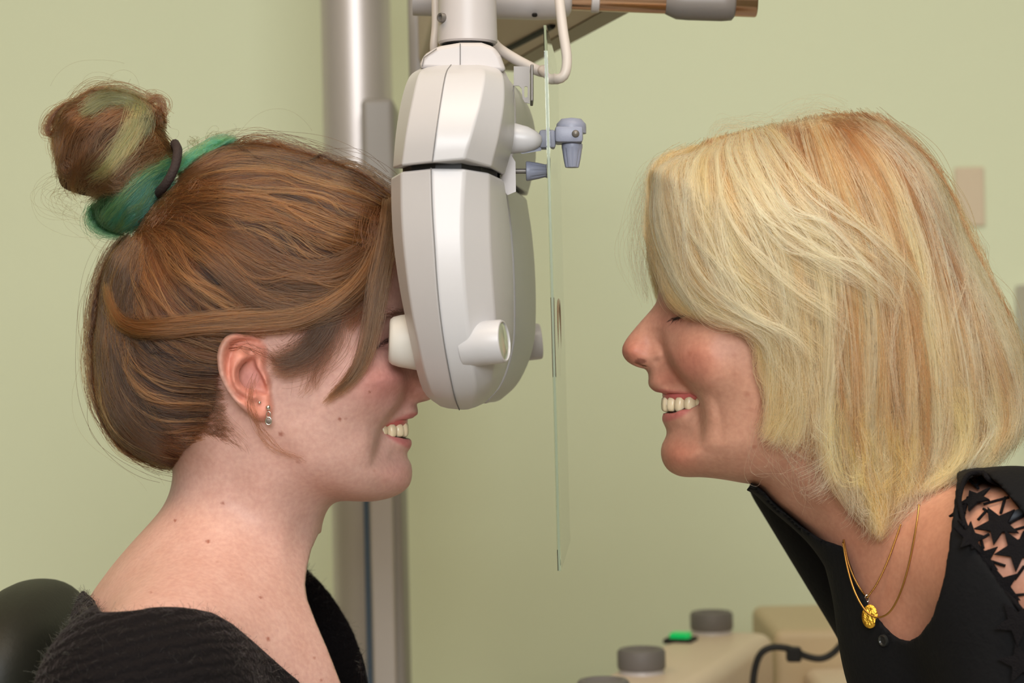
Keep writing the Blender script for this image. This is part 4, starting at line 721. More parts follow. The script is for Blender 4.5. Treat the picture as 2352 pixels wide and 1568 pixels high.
def resample_cols(uvcols, n):
    return [catmull(np.array(c, float), n) for c in uvcols]
def bevelled(o, w=0.002, seg=3, ang=0.35):
    md = o.modifiers.new('bevel', 'BEVEL'); md.width = w; md.segments = seg; md.limit_method = 'ANGLE'; md.angle_limit = ang; md.harden_normals = True; return o
PSI = 0.10; pn = np.array((math.sin(PSI), math.cos(PSI), 0.0)); pc = np.array(px(1105, 784, 0.0)); pc[1] = 0
pc = np.array((px(1176, 784, 0)[0]-0.004, 0.004, 0.0))
def mirror_pts(P): P = np.asarray(P, float); return P-2*((P-pc) @ pn)[..., None]*pn
def half_columns(cols, ys, fac):
    out = []
    for c, y in zip(cols, ys): out.append([px(p[0], p[1], -abs(y)*f) for p, f in zip(c, fac)])
    first = [px(p[0]+84, p[1], -0.012) for p in cols[0]]; mid0 = [px(p[0]+40, p[1], -0.058*f) for p, f in zip(cols[0], fac)]; last = [px(p[0]-6, p[1], -0.010) for p in cols[-1]]
    return [first, mid0]+out+[last]
low = [[(897,408),(898,480),(903,560),(915,650),(930,730),(945,800),(958,860),(975,905),(1012,934)],[(920,393),(921,480),(926,560),(936,650),(948,730),(962,800),(976,860),(994,908),(1026,938)],[(990,386),(993,480),(998,560),(1004,650),(1012,730),(1022,800),(1033,860),(1045,915),(1055,941)],
 [(1068,387),(1062,480),(1062,560),(1066,650),(1073,730),(1082,800),(1089,860),(1093,908),(1080,940)],[(1125,396),(1125,480),(1127,560),(1132,650),(1138,730),(1140,800),(1132,860),(1118,903),(1096,935)],[(1157,414),(1168,490),(1175,570),(1179,650),(1180,730),(1177,790),(1162,850),(1143,892),(1112,926)]]
low_y = [.086, .116, .134, .134, .114, .074]; low_f = [.97, 1, 1.02, 1.02, 1, .96, .88, .74, .52]
upp = [[(964,157),(938,178),(920,235),(908,310),(902,387)],[(986,152),(963,170),(946,235),(932,310),(922,381)],[(1036,149),(1024,170),(1012,235),(1001,310),(993,373)],[(1102,149),(1112,170),(1102,235),(1082,310),(1066,366)],[(1143,154),(1156,180),(1158,235),(1146,310),(1128,384)],[(1160,164),(1176,200),(1181,245),(1179,325),(1158,402)]]
upp_f = [.58, .80, .93, 1.0, 1.0]
phor = tag(obj('phoropter', None, mw=FRAME), 'cream lens testing machine in front of the seated woman\'s eyes', 'phoropter')
def add_half(mirror):
    f = mirror_pts if mirror else (lambda P: np.asarray(P, float))
    L = [f(c) for c in half_columns(low, low_y, low_f)]; 
    L = [catmull3(c, 25) for c in L]
    o = bevelled(obj('lens_housing', bm_mesh(loft(L)), M_cream, phor), 0.0035); smooth_by_angle(o.data, 28)
    Uc = [catmull3(f(c), 17) for c in half_columns(upp, low_y, upp_f)]
    o2 = bevelled(obj('upper_housing', bm_mesh(loft(Uc)), M_cream, phor), 0.0035); smooth_by_angle(o2.data, 28)
    # dark core showing in the gap
    cc = [[px(u, v, y) for v in (345, 430)] for u, y in ((990,-.02),(925,-.085),(945,-.112),(1000,-.126),(1060,-.126),(1105,-.112),(1140,-.070),(1150,-.02))]
    obj('inner_core', bm_mesh(loft([f(c) for c in cc])), M_dark, phor)
    if not mirror:
        for P, nm in ((L[4], o), (Uc[4], o2)):
            P = np.asarray(P).copy(); P[:, 1] -= 0.0001; obj('seam', bm_mesh(tube(P, 0.00036, 6)), M_seam, nm)
    # eyepiece towards the patient
    a = f(np.array([px(985, 785, -.060)]))[0]; e = f(np.array([px(893, 782, -.062)]))[0]; Lg = np.linalg.norm(e-a)
    prof = [(0.0, 0), (.0185, 0), (.0180, Lg*.25), (.0163, Lg*.72), (.0150, Lg*.90), (.0135, Lg*.975), (.0115, Lg), (.0095, Lg*.985), (.0085, Lg*.85), (0, Lg*.84)]
    obj('eyepiece', smooth_by_angle(bm_mesh(lathe(prof, 40, mtx=frame_to(a, e))), 50), M_eye, phor)
    # front aperture
    a = f(np.array([px(1068, 792, -.1165)]))[0]; e = f(np.array([px(1158, 783, -.1235)]))[0]; Lg = np.linalg.norm(e-a)
    ap = obj('aperture_tube', smooth_by_angle(bm_mesh(lathe([(0, 0), (.0134, 0), (.0132, Lg*.5), (.0130, Lg*.95), (.0124, Lg), (.0116, Lg*1.01), (.0112, Lg*.97), (0, Lg*.97)], 44, mtx=frame_to(a, e))), 45), M_cream, phor)
    obj('lens', smooth_by_angle(bm_mesh(lathe([(.0113, Lg*.972), (.010, Lg*.99), (.006, Lg*1.004), (0, Lg*1.01)], 40, mtx=frame_to(a, e), cap=False)), 60), M_lens, ap)
add_half(False); add_half(True)
# joint between the two halves
bx_ = lambda u0, v0, u1, v1, y0, y1, bev=0.002: (lambda a, b: box_bm(b[0]-a[0], y1-y0, a[2]-b[2], bev, 2, ((a[0]+b[0])/2, (y0+y1)/2, (a[2]+b[2])/2)))(px(u0, v0, (y0+y1)/2), px(u1, v1, (y0+y1)/2))
obj('bridge', bm_mesh(bx_(1000,215,1150,440,-.03,.03)), M_cream, phor)
# top cap with its seam
cap = [(962,158),(968,136),(978,124),(1004,107),(1058,98),(1106,98),(1136,108),(1150,128),(1164,166)]
def prism(uv, y0, y1, shrink=None, holes=()):
    bm = bmesh.new(); fr_ = [bm.verts.new(px(u, v, y0)) for u, v in uv]; bk = [bm.verts.new(px(u, v, y1)) for u, v in uv]
    bm.faces.new(fr_); bm.faces.new(bk[::-1])
    for i in range(len(uv)): bm.faces.new((fr_[i], fr_[(i+1) % len(uv)], bk[(i+1) % len(uv)], bk[i]))
    return bm
tc_ = bevelled(obj('top_cap', bm_mesh(prism(cap, -.072, .06)), M_cream2, phor), 0.004)
obj('seam', bm_mesh(tube([px(1057,100,-.0723), px(1057,150,-.0723)], .0003, 6)), M_seam, tc_)
obj('seam', bm_mesh(tube([px(970,152,-.0723), px(974,132,-.0723), px(1003,112,-.0723)], .0003, 6)), M_seam, tc_)
# mounting collar above, with its screw
a = px(1074, 102, -.025); b_ = px(1074, -220, -.025)
col_ = obj('mounting_collar', smooth_by_angle(bm_mesh(lathe([(0, 0), (.0180, 0), (.0192, .0012), (.0192, .004), (.0184, .03), (.0182, .09)], 48, mtx=frame_to(a, b_))), 40), M_cream2, phor)
s0 = px(1017, 41, -.0365); obj('screw', smooth_by_angle(bm_mesh(lathe([(0, .0012), (.0016, .0012), (.0018, .0024), (.0028, .0026), (.0031, .0018), (.0031, -.002)], 20, mtx=frame_to(s0, s0+np.array((-.75, -.66, 0))))), 40), M_steel, col_)
obj('neck_plate', bm_mesh(lathe([(0, -.002), (.0165, -.002), (.0165, .003), (0, .003)], 40, mtx=Matrix.Translation(px(1074, 98, -.025)))), M_dark, phor)
# steel bracket
def prism_hole(outer, hole, y0, y1):
    bm = bmesh.new(); oo = [bm.verts.new(px(u, v, y0)) for u, v in outer]; hh = [bm.verts.new(px(u, v, y0)) for u, v in hole]
    ed = [bm.edges.new((oo[i], oo[(i+1) % len(oo)])) for i in range(len(oo))]+[bm.edges.new((hh[i], hh[(i+1) % len(hh)])) for i in range(len(hh))]
    r = bmesh.ops.triangle_fill(bm, use_beauty=True, use_dissolve=False, edges=ed)
    fs = [g_ for g_ in bm.faces]; ex = bmesh.ops.extrude_face_region(bm, geom=fs); vs = [g_ for g_ in ex['geom'] if isinstance(g_, bmesh.types.BMVert)]
    bmesh.ops.translate(bm, vec=(0, y1-y0, 0), verts=vs); return bm
slot = [(1208+4.0*math.cos(a), 211+(9 if math.sin(a) > 0 else -9)+4.0*math.sin(a)) for a in np.linspace(0, 2*math.pi, 16, endpoint=False)]
br_ = obj('bracket', bm_mesh(prism_hole([(1180,152),(1217,153),(1217,238),(1205,235),(1200,226),(1198,203),(1192,197),(1180,197)], slot, -.030, -.0285)), M_steel, phor)
obj('flange', bm_mesh(bx_(1218,154,1225,238,-.031,-.004,.0006)), M_steel, br_)
obj('rail', bm_mesh(bx_(1178,197,1181,285,-.028,-.026,.0003)), M_steel, phor)
# nose cone, blue-grey clamp and knobs
a = px(1160, 316, -.055); e = px(1246, 324, -.060); Lg = np.linalg.norm(e-a)
obj('cone', smooth_by_angle(bm_mesh(lathe([(0, 0), (.0098, 0), (.0096, Lg*.25), (.0082, Lg*.58), (.0056, Lg*.83), (.0030, Lg*.96), (0, Lg)], 36, mtx=frame_to(a, e))), 60), M_cream, phor)
cl = obj('clamp', smooth_by_angle(bm_mesh(bx_(1274,293,1338,330,-.062,-.042,.0018)), 40), M_blue, phor)
obj('clamp_link', smooth_by_angle(bm_mesh(bx_(1238,300,1276,342,-.060,-.046,.0018)), 40), M_blue, phor)
obj('clamp_top', smooth_by_angle(bm_mesh(lathe([(0, .006), (.0065, .005), (.0092, .002), (.0095, 0), (.0095, -.004)], 28, mtx=Matrix.Translation(px(1312, 292, -.052)))), 40), M_blue, phor)
obj('clamp_wedge', bm_mesh(prism([(1192,350),(1243,336),(1243,346),(1200,353)], -.058, -.048)), M_blue, phor)
obj('pin', smooth_by_angle(bm_mesh(lathe([(0, .0016), (.0012, .0014), (.0020, .0006), (.0024, 0), (.0024, -.002)], 18, mtx=frame_to(px(1322, 307, -.0625), px(1322, 307, -.09)))), 40), M_steel, cl)
def fluted(r0, r1, L, n=8):
    bm = bmesh.new(); rings = []; seg = 64
    for z, r, fl in ((0, r0*.92, 0), (0.0004, r0, 0), (L*.16, r0, 0), (L*.22, r0*.97, .0), (L*.30, r0*.95, .8), (L*.60, (r0+r1)/2, 1), (L*.93, r1, .9), (L*.99, r1*.93, .5), (L, r1*.82, 0)):
        rings.append([bm.verts.new(((r*(1-.11*fl*max(0, math.cos(n*2*math.pi*i/seg))**3))*math.cos(2*math.pi*i/seg), (r*(1-.11*fl*max(0, math.cos(n*2*math.pi*i/seg))**3))*math.sin(2*math.pi*i/seg), z)) for i in range(seg)])
    for A, B in zip(rings, rings[1:]):
        for i in range(seg): bm.faces.new((A[i], A[(i+1) % seg], B[(i+1) % seg], B[i]))
    bm.faces.new(rings[0]); bm.faces.new(rings[-1]); return bm
def put(bm, a, b): bmesh.ops.transform(bm, matrix=frame_to(a, b), verts=bm.verts); return smooth_by_angle(bm_mesh(bm), 45)
k1 = px(1314, 330, -.052); k2 = px(1314, 385, -.052); obj('clamp_knob', put(fluted(.0066, .0046, np.linalg.norm(k2-k1)), k1, k2), M_blue, phor)
k1 = px(1208, 393, -.045); k2 = px(1254, 392, -.045); obj('side_knob', put(fluted(.0062, .0042, np.linalg.norm(k2-k1)), k1, k2), M_blue, phor)
obj('knob_rod', smooth_by_angle(bm_mesh(tube([px(1165,393,-.045), px(1210,393,-.045)], .0017, 12)), 60), M_steel, phor)
k1 = px(1276, 393, .03); k2 = px(1246, 392, .03)
obj('side_knob', put(fluted(.0058, .0040, np.linalg.norm(k2-k1)), k1, k2), M_blue, phor)
obj('side_block', smooth_by_angle(bm_mesh(prism([(1150,372),(1172,352),(1184,372),(1185,440),(1166,448),(1150,430)], -.056, -.030)), 40), M_cream2, phor)
# clear shield hanging before the machine
M_glass = mat('clear_acrylic', (244, 250, 240), rough=0.02, trans=1.0, ior=1.45)
M_edge = mat('acrylic_edge', (168, 180, 156), rough=0.25, trans=0.5, ior=1.4)
def shield_pts(u, v, y0, y1, th):
    return [px(u, v, 0)+np.array((dx, y, 0)) for dx, y in ((-th/2, y0), (th/2, y0), (th/2, y1), (-th/2, y1))]
yaw = 0.06
def sq(u, v, th, y0, y1):
    c = px(u, v, 0); out = []
    for dx, y in ((-th/2, y0), (th/2, y0), (th/2, y1), (-th/2, y1)): out.append(c+np.array((dx+y*yaw, y, 0)))
    return out
top_ = sq(1262, 96, .0022, -.068, .085); mid_ = sq(1268, 165, .0022, -.095, .085); bot = sq(1297, 1272, .0022, -.095, .085)
bm = bmesh.new(); R = [[bm.verts.new(p) for p in q] for q in (top_, mid_, bot)]
for A, B in zip(R, R[1:]):
    for k in range(4): bm.faces.new((A[k], A[(k+1) % 4], B[(k+1) % 4], B[k]))
bm.faces.new(R[0]); bm.faces.new(R[-1]); sh = obj('clear_shield', bm_mesh(bm), M_glass, phor); sh['label'] = 'thin clear acrylic shield hanging edge-on'
def edge_strip(a, b, w=.0014, d=.0008):
    A = np.array(a); B = np.array(b); bm = bmesh.new(); R = []
    for p in (A, B): R.append([bm.verts.new(p+np.array((dx, dy, 0))) for dx, dy in ((-w/2, -d), (w/2, -d), (w/2, -.0001), (-w/2, -.0001))])
    for k in range(4): bm.faces.new((R[0][k], R[0][(k+1) % 4], R[1][(k+1) % 4], R[1][k]))
    bm.faces.new(R[0]); bm.faces.new(R[1]); return bm_mesh(bm)
obj('edge', edge_strip((top_[0]+top_[1])/2, (mid_[0]+mid_[1])/2), M_edge, sh); obj('edge', edge_strip((mid_[0]+mid_[1])/2, (bot[0]+bot[1])/2), M_edge, sh)
c = px(1283, 775, 0)+np.array((-.02*yaw, -.02, 0)); ring = [c+np.array((.024*math.cos(a)*yaw, .024*math.cos(a), .024*math.sin(a))) for a in np.linspace(0, 2*math.pi, 48, endpoint=False)]
obj('hole_rim', bm_mesh(tube(ring, .0016, 8, closed=True), True), mat('amber_rim', (168, 140, 112), rough=0.25, trans=0.4), sh)
# ---------------- horizontal arm with grip, behind
arm_o = tag(obj('support_bar', None, mw=FRAME), 'horizontal steel arm with white housing and grey grip at the top edge', 'arm')
ya = 0.10
obj('arm_housing', smooth_by_angle(bm_mesh(lathe([(0, -.06), (.0155, -.06), (.0160, 0), (.0160, .028), (.0150, .042), (.0125, .050), (.0085, .052), (0, .052)], 40, mtx=frame_to(px(1145, -9, ya), px(1345, -3, ya)))), 50), M_cream2, arm_o)
obj('arm_tube', smooth_by_angle(bm_mesh(lathe([(0, 0), (.0090, 0), (.0090, .137), (.0082, .138), (0, .138)], 36, mtx=frame_to(px(1290, -7, ya), px(1716, 10, ya)))), 50), M_bronze, arm_o)
obj('arm_ring', smooth_by_angle(bm_mesh(lathe([(.0092, 0), (.0102, .0005), (.0102, .0055), (.0092, .006)], 30, mtx=frame_to(px(1358, -4, ya), px(1716, 10, ya)))), 50), M_cream2, arm_o)
obj('grip', smooth_by_angle(bm_mesh(lathe([(.0092, -.004), (.0105, -.001), (.0125, .004), (.0128, .012), (.0126, .036), (.0118, .043), (.0092, .045)], 36, mtx=frame_to(px(1542, 3, ya), px(1716, 10, ya)))), 50), mat('dark_grey_grip', (122, 116, 112), rough=0.4), arm_o)
obj('housing_screw', bm_mesh(lathe([(0, 0), (.002, 0), (.002, .001), (0, .001)], 16, mtx=frame_to(px(1228, 33, ya-.012), px(1228, 45, ya-.014)))), M_dark, arm_o)
# ---------------- cables
M_cable = mat('white_cable', (204, 194, 186), rough=0.4)
def cable(name, pts, r, m, label, n=50):
    return tag(obj(name, bm_mesh(tube(np.array([px(*p) for p in pts]), r, 12, smooth_n=n), True), m, mw=FRAME), label, 'cable')
cable('cable', [(1276,-120,.03),(1284,-10,.02),(1293,70,.015),(1302,135,.01),(1296,172,.008),(1278,182,.01),(1262,174,.02),(1245,160,.03)], .0034, M_cable, 'pale cable looping down behind the clear shield')
cable('cable', [(1130,95,.02),(1150,115,.025),(1200,145,.03),(1245,165,.035),(1262,158,.04)], .0036, M_cable, 'pale cable slanting from the collar towards the clear shield')
cable('cable', [(999,-120,.02),(1000,0,.02),(1000,60,.02),(996,110,.02),(1002,150,.03)], .0026, M_cable, 'thin pale cable hanging left of the round collar')
# ---------------- stand behind
stand = tag(obj('instrument_stand', None), 'tall satin metal pole with grey sleeve and overhead arm behind the seated woman', 'instrument stand')
yp = 0.78; c0 = W(826, 0, yp); rad = 80/FPX*(DIST+yp)
obj('pole', smooth_by_angle(bm_mesh(lathe([(0, .02), (rad, .02), (rad, 2.5), (0, 2.5)], 64, mtx=Matrix.Translation((c0.x-.0045, c0.y, 0)))), 40), M_pole, stand)
s0 = W(832, 225, .68); s1 = W(934, 1500, .68)
w0 = (W(912, 225, .68)-s0).x
zt = s0.z; zb = 0.35
sx = (W(832, 225, .68).x+W(850, 1400, .68).x)/2; ex = W(925, 1200, .68).x
slv = bevelled(obj('sleeve', bm_mesh(box_bm(ex-sx, .10, zt-zb, 0, 1, ((sx+ex)/2, .73, (zt+zb)/2))), M_grey, stand), .006)
gx = W(846, 1350, .679).x; obj('groove', bm_mesh(box_bm(.006, .004, zt-zb-.32, 0, 1, (gx, .679, (zt-.32+zb)/2))), mat('dark_blue_groove', (70, 86, 104), rough=.5), slv)
px_ = W(880, 1350, .676).x; bevelled(obj('sleeve_rail', bm_mesh(box_bm(.024, .010, zt-zb-.32, 0, 1, (px_, .678, (zt-.32+zb)/2))), M_pole, slv), .003)
obj('base_plate', bm_mesh(lathe([(0, 0), (.22, 0), (.22, .02), (.2, .03), (0, .03)], 48, mtx=Matrix.Translation((c0.x-.0045, c0.y, 0)))), M_grey, stand)
# overhead beam, underside in view
zb_ = (CY-22)/FPX*(DIST+.16); 
def at_z(u, y, z): p = FRAME @ Vector(((u-CX)*(DIST+y)/FPX, y, z)); return p
q = [at_z(1462, .155, zb_), at_z(1195, .49, zb_), at_z(960, .49, zb_), at_z(1010, .10, zb_), ]
bm = bmesh.new(); lo = [bm.verts.new(p) for p in q]; hi = [bm.verts.new(p+Vector((0, 0, .06))) for p in q]
bm.faces.new(lo); bm.faces.new(hi)
for i in range(4): bm.faces.new((lo[i], lo[(i+1) % 4], hi[(i+1) % 4], hi[i]))
M_under = mat('taupe_enamel', (186, 166, 146), rough=0.5, noise=0.03)
bm_o = bevelled(obj('beam', bm_mesh(bm), M_under, stand), .008, 2)
g0 = at_z(1232, .27, zb_-.001); g1 = at_z(1120, .41, zb_-.001); d = (g1-g0)
obj('beam_seam', bm_mesh(tube([g0+d*-.3, g1+d*.3], .0028, 6)), M_dark, bm_o)
e0, e1 = q[0], q[1]; dd = (q[3]-q[0]).normalized()*.022
bm = bmesh.new(); vs = [bm.verts.new(p+Vector((0, 0, dz))) for dz in (-.0012, -.0001) for p in (e0+dd*.1, e1+dd*.1, e1+dd, e0+dd)]
for f_ in ((0, 1, 2, 3), (4, 5, 6, 7), (0, 1, 5, 4), (1, 2, 6, 5), (2, 3, 7, 6), (3, 0, 4, 7)): bm.faces.new([vs[i] for i in f_])
obj('beam_edge_strip', bm_mesh(bm), mat('dark_taupe', (140, 126, 106), rough=.5), bm_o)
cx0 = W(937, 100, .47).x; cx1 = W(1012, 100, .47).x; cz = W(970, 235, .47).z
bevelled(obj('carriage', bm_mesh(box_bm(cx1-cx0, .12, .30, 0, 1, ((cx0+cx1)/2, .53, cz+.15))), M_grey, stand), .008)
bevelled(obj('carriage_arm', bm_mesh(box_bm(.05, .26, .06, 0, 1, ((cx0+c0.x+.05)/2+.01, .68, cz+.27))), M_grey, stand), .006)
# ------------------------------------------------------------------ table and instruments at the lower right
M_ins = mat('ivory_enamel', (226, 208, 186), rough=0.42, noise=0.02, nscale=10)
M_ins2 = mat('ivory_plastic', (204, 184, 150), rough=0.5, noise=0.02, nscale=10)
M_knob = mat('grey_rubber', (112, 108, 106), rough=0.55)
ZT = (FRAME @ Vector((0.16, .7, -.308))).z
tab = tag(obj('instrument_table', None), 'small white table carrying the instruments, below the frame', 'table')
bevelled(obj('table_top', bm_mesh(box_bm(.72, .95, .03, 0, 1, (.36, .78, ZT-.165))), M_cream2, tab), .004)
for x in (.04, .68):
    for y in (.35, 1.2): obj('leg', bm_mesh(box_bm(.04, .04, ZT-.18, 0, 1, (x, y, (ZT-.18)/2))), M_grey, tab)
ang = math.atan2(.09, .24); ins = tag(obj('control_box', None), 'ivory control box with grey knobs and a lit green switch', 'instrument')
ins.matrix_world = Matrix.Translation((.150, .62, ZT)) @ Matrix.Rotation(-ang, 4, 'Z')
bdy = bevelled(obj('body', bm_mesh(box_bm(.098, .566, .150, 0, 1, (.004, -.080, -.075))), M_ins, ins), .016, 4)
inv = ins.matrix_world.inverted()
for (u, y) in ((1457, .55), (1620, .79), (1368, .385)):
    p = inv @ Vector(((u-CX)*(DIST+y)/FPX, y, ZT)); p.z = 0
    kb = obj('knob', smooth_by_angle(bm_mesh(lathe([(0, .004), (.0215, .004), (.0225, .006), (.0225, .020), (.0205, .0225), (.0165, .0225), (.0135, .0195), (0, .018)], 40, mtx=Matrix.Translation(p))), 40), M_knob, ins)
    obj('knob_ring', smooth_by_angle(bm_mesh(lathe([(0, -.001), (.0215, -.001), (.0205, .004), (0, .004)], 40, mtx=Matrix.Translation(p))), 40), M_cream2, kb)
p = inv @ Vector(((1548-CX)*(DIST+.74)/FPX, .74, ZT))
sw = obj('switch_frame', bm_mesh(box_bm(.030, .028, .005, .001, 1, (p.x, p.y, .001))), M_dark, ins)
obj('switch_rocker', bm_mesh(box_bm(.020, .016, .008, .002, 2, (p.x, p.y, .005))), mat('lit_green', (0, 140, 70), rough=.3, emit=(0, 190, 90), estr=0.6), sw)
b2 = tag(obj('ivory_case', None), 'larger ivory instrument case behind the control box, partly hidden by the blouse', 'instrument')
x0 = (1724-CX)*(DIST+.95)/FPX; 
bevelled(obj('body', bm_mesh(box_bm(.25, .20, .15, 0, 1, (x0+.125, .90, ZT-.075))), M_ins2, b2), .010, 3)
bevelled(obj('lower_box', bm_mesh(box_bm(.17, .13, .11, 0, 1, (x0+.115, .735, ZT-.095))), M_ins, b2), .010, 3)
ck = tag(obj('power_cable', bm_mesh(tube(np.array([px(*p) for p in ((1965,1445,.60),(1945,1464,.60),(1915,1498,.60),(1885,1512,.60),(1850,1506,.60),(1815,1490,.60),(1775,1486,.60),(1748,1500,.60),(1734,1535,.60),(1728,1590,.60),(1726,1650,.62))]), .0034, 10, smooth_n=60), True), mat('black_cable', (24, 23, 24), rough=.5), mw=FRAME), 'black power cable draped over the ivory instrument case', 'cable')
obj('plug', bm_mesh(box_bm(.014, .012, .014, .002, 2, px(1823, 1502, .60))), M_dark, ck)
# ------------------------------------------------------------------ chair behind the seated woman
M_vinyl = mat('black_vinyl', (32, 32, 25), rough=0.55, spec=0.4, bump=0.1, bscale=300)
chair = tag(obj('examination_chair', None), 'black padded examination chair behind the seated woman\'s shoulder', 'chair')
def pad(c, r, n=2.6, seg=48):
    bm = bmesh.new(); bmesh.ops.create_uvsphere(bm, u_segments=seg, v_segments=seg//2, radius=1)
    for v in bm.verts:
        q = [math.copysign(abs(x)**(2/n), x) for x in v.co]; v.co = [c[i]+q[i]*r[i] for i in range(3)]
    return bm_mesh(bm, True)
hc = W(72, 1520, 0.06)
obj('headrest', pad((hc.x, hc.y, hc.z), (.037, .11, .055), 2.3), M_vinyl, chair)
obj('headrest_post', bm_mesh(tube([(hc.x-.01, .02, hc.z), (hc.x-.02, .02, .80)], .012, 12), True), M_steel, chair)
obj('backrest', pad((hc.x-.06, .02, .66), (.04, .22, .25), 3.2), M_vinyl, chair)
obj('seat', pad((hc.x+.20, .02, .42), (.26, .24, .05), 3.2), M_vinyl, chair)
obj('column', bm_mesh(lathe([(0, 0), (.28, 0), (.28, .03), (.07, .05), (.06, .38), (0, .38)], 40, mtx=Matrix.Translation((hc.x+.2, .02, 0)))), M_grey, chair)
# ------------------------------------------------------------------ things on the far wall at the right edge
def wallbox(name, u0, v0, u1, v1, m, d, label, cat):
    a = W(u0, v0, YB); b = W(u1, v1, YB); o = obj(name, bm_mesh(box_bm(b.x-a.x, d, a.z-b.z, .003, 2)), m); o.location = ((a.x+b.x)/2, YB-d/2, (a.z+b.z)/2); tag(o, label, cat); return o
wallbox('wall_card', 2190, 385, 2262, 520, mat('pink_card', (216, 198, 172), rough=.7), .006, 'small pinkish card on the wall behind the blonde hair', 'card')
wdv = wallbox('wall_dispenser', 2330, 655, 2470, 960, mat('white_dispenser', (214, 206, 204), rough=.5), .09, 'white wall dispenser with a black band at the right edge', 'dispenser')
obj('black_band', bm_mesh(box_bm(.075, .02, .06, .004, 2, (0, -.05, -.012))), M_dark, wdv); obj('blue_panel', bm_mesh(box_bm(.075, .02, .04, .003, 2, (0, -.05, -.065))), mat('pale_blue_panel', (170, 190, 205), rough=.5), wdv)
# ------------------------------------------------------------------ jewellery, lace and other small things on the figures
from mathutils.bvhtree import BVHTree
def bvh(o):
    me = o.data; v = np.empty(len(me.vertices)*3); me.vertices.foreach_get('co', v); return BVHTree.FromPolygons([tuple(x) for x in v.reshape(-1, 3)], [tuple(p.vertices) for p in me.polygons])
def caster(*trees):
    def f(u, v, off=0.0):
        o = Vector((0, -DIST, 0)); d = (Vector(px(u, v, 0))-o).normalized(); best = None
        for t_ in trees:
            loc, n, i, dist = t_.ray_cast(o, d)
            if loc is not None and (best is None or dist < best[2]): best = (loc, n, dist)
        if best is None: return Vector(px(u, v, -.05)), Vector((0, -1, 0))
        n = best[1] if best[1].dot(d) < 0 else -best[1]
        return best[0]+n*off, n
    return f
tg = bvh(girl); tw = bvh(woman); tb = bvh(blouse)
cg = caster(tg); cw = caster(tw); cwb = caster(tw, tb)
M_silver = mat('silver', (214, 208, 200), rough=0.18, metal=1.0); M_gold = mat('gold', (184, 138, 74), rough=0.28, metal=1.0); M_gold2 = mat('hammered_gold', (214, 164, 60), rough=0.34, metal=1.0, bump=0.5, bscale=500)
def ball(p, r, seg=16):
    bm = bmesh.new(); bmesh.ops.create_uvsphere(bm, u_segments=seg, v_segments=seg//2+2, radius=r); bmesh.ops.translate(bm, vec=p, verts=bm.verts); return bm
p, n = cg(595, 924, .0006); tag(obj('earring', bm_mesh(ball(p, .0011), True), M_silver, mw=FRAME), 'tiny silver ball stud, the upper one in the ear', 'earring')
p, n = cg(614, 936, .0010); er = tag(obj('earring', bm_mesh(ball(p, .0017), True), M_silver, mw=FRAME), 'silver drop earring with ball and round charm in the lobe', 'earring')
q = p+Vector((.0003, -.0006, -.0042)); obj('ring', bm_mesh(tube([q+Vector((.0013*math.cos(a), 0, .0019*math.sin(a))) for a in np.linspace(0, 6.283, 20, endpoint=False)], .0003, 6, closed=True), True), M_silver, er)
q = p+Vector((.0003, -.0006, -.0082)); ch = obj('charm', bm_mesh(tube([q+Vector((.0018*math.cos(a), 0, .0023*math.sin(a))) for a in np.linspace(0, 6.283, 24, endpoint=False)], .0005, 6, closed=True), True), M_silver, er)
obj('charm_disc', smooth_by_angle(bm_mesh(lathe([(0, .0003), (.0016, .0002), (.0017, -.0002), (0, -.0003)], 18, mtx=frame_to(q, q+Vector((0, -1, 0))))), 40), mat('dark_silver', (120, 108, 100), rough=.3, metal=1), er)
# necklaces
def on_skin(pts, off, n=60, c=cw):
    uv = catmull(np.array(pts, float), n); P = np.array([c(u, v, off)[0] for u, v in uv]); 
    for _ in range(6): P[1:-1] = (P[:-2]+2*P[1:-1]+P[2:])/4
    return P
def chain(pts, off, n=70):
    uv = catmull(np.array(pts, float), n); y = np.array([cwb(u, v, off)[0].y for u, v in uv]); k = n//6
    y = np.array([y[max(0, i-k):i+k+1].min() for i in range(n)])
    for _ in range(n): y[1:-1] = (y[:-2]+2*y[1:-1]+y[2:])/4
    return np.array([px(u, v, yy) for (u, v), yy in zip(uv, y)])
P1 = chain([(1938,1240),(1948,1290),(1966,1335),(1990,1372)], .0022); P2 = chain([(1992,1372),(2014,1340),(2038,1290),(2060,1230),(2068,1205)], .0022)
nk = tag(obj('necklace', None, mw=FRAME), 'fine gold bead chain with a round hammered gold pendant', 'necklace')
bm = bmesh.new()
for P in (P1, P2):
    for x in P:
        r = bmesh.ops.create_icosphere(bm, subdivisions=1, radius=.0007); bmesh.ops.translate(bm, vec=x, verts=r['verts'])
obj('chain', bm_mesh(bm, True), M_gold, nk)
pr = Vector(px(1991, 1372, 0)); P2[0] = P1[-1]; base = Vector(P1[-1]); 
loop = [base+Vector((.0016*math.cos(a)*.8, -.0012, .0022*math.sin(a)-.0005)) for a in np.linspace(0, 6.283, 20, endpoint=False)]
obj('bail', bm_mesh(tube(loop, .0007, 8, closed=True), True), M_silver, nk)
pc_ = base+Vector((-.0004, -.0140, -.0098)); nd = Vector((-.35, -.93, .1)).normalized()
mt = frame_to(pc_, pc_+nd) @ Matrix.Rotation(0, 4, 'Z')
obj('pendant', smooth_by_angle(bm_mesh(lathe([(0, .0005), (.0034, .0006), (.0046, .0004), (.0050, 0), (.0046, -.0004), (0, -.0005)], 28, mtx=mt @ Matrix.Diagonal((1.0, 1.45, 1, 1)))), 50), M_gold2, nk)
P3 = chain([(1936,1245),(1946,1300),(1962,1355),(1985,1398),(2010,1417),(2040,1408),(2064,1370),(2084,1310),(2098,1245),(2107,1190),(2111,1158)], .0030, 120)
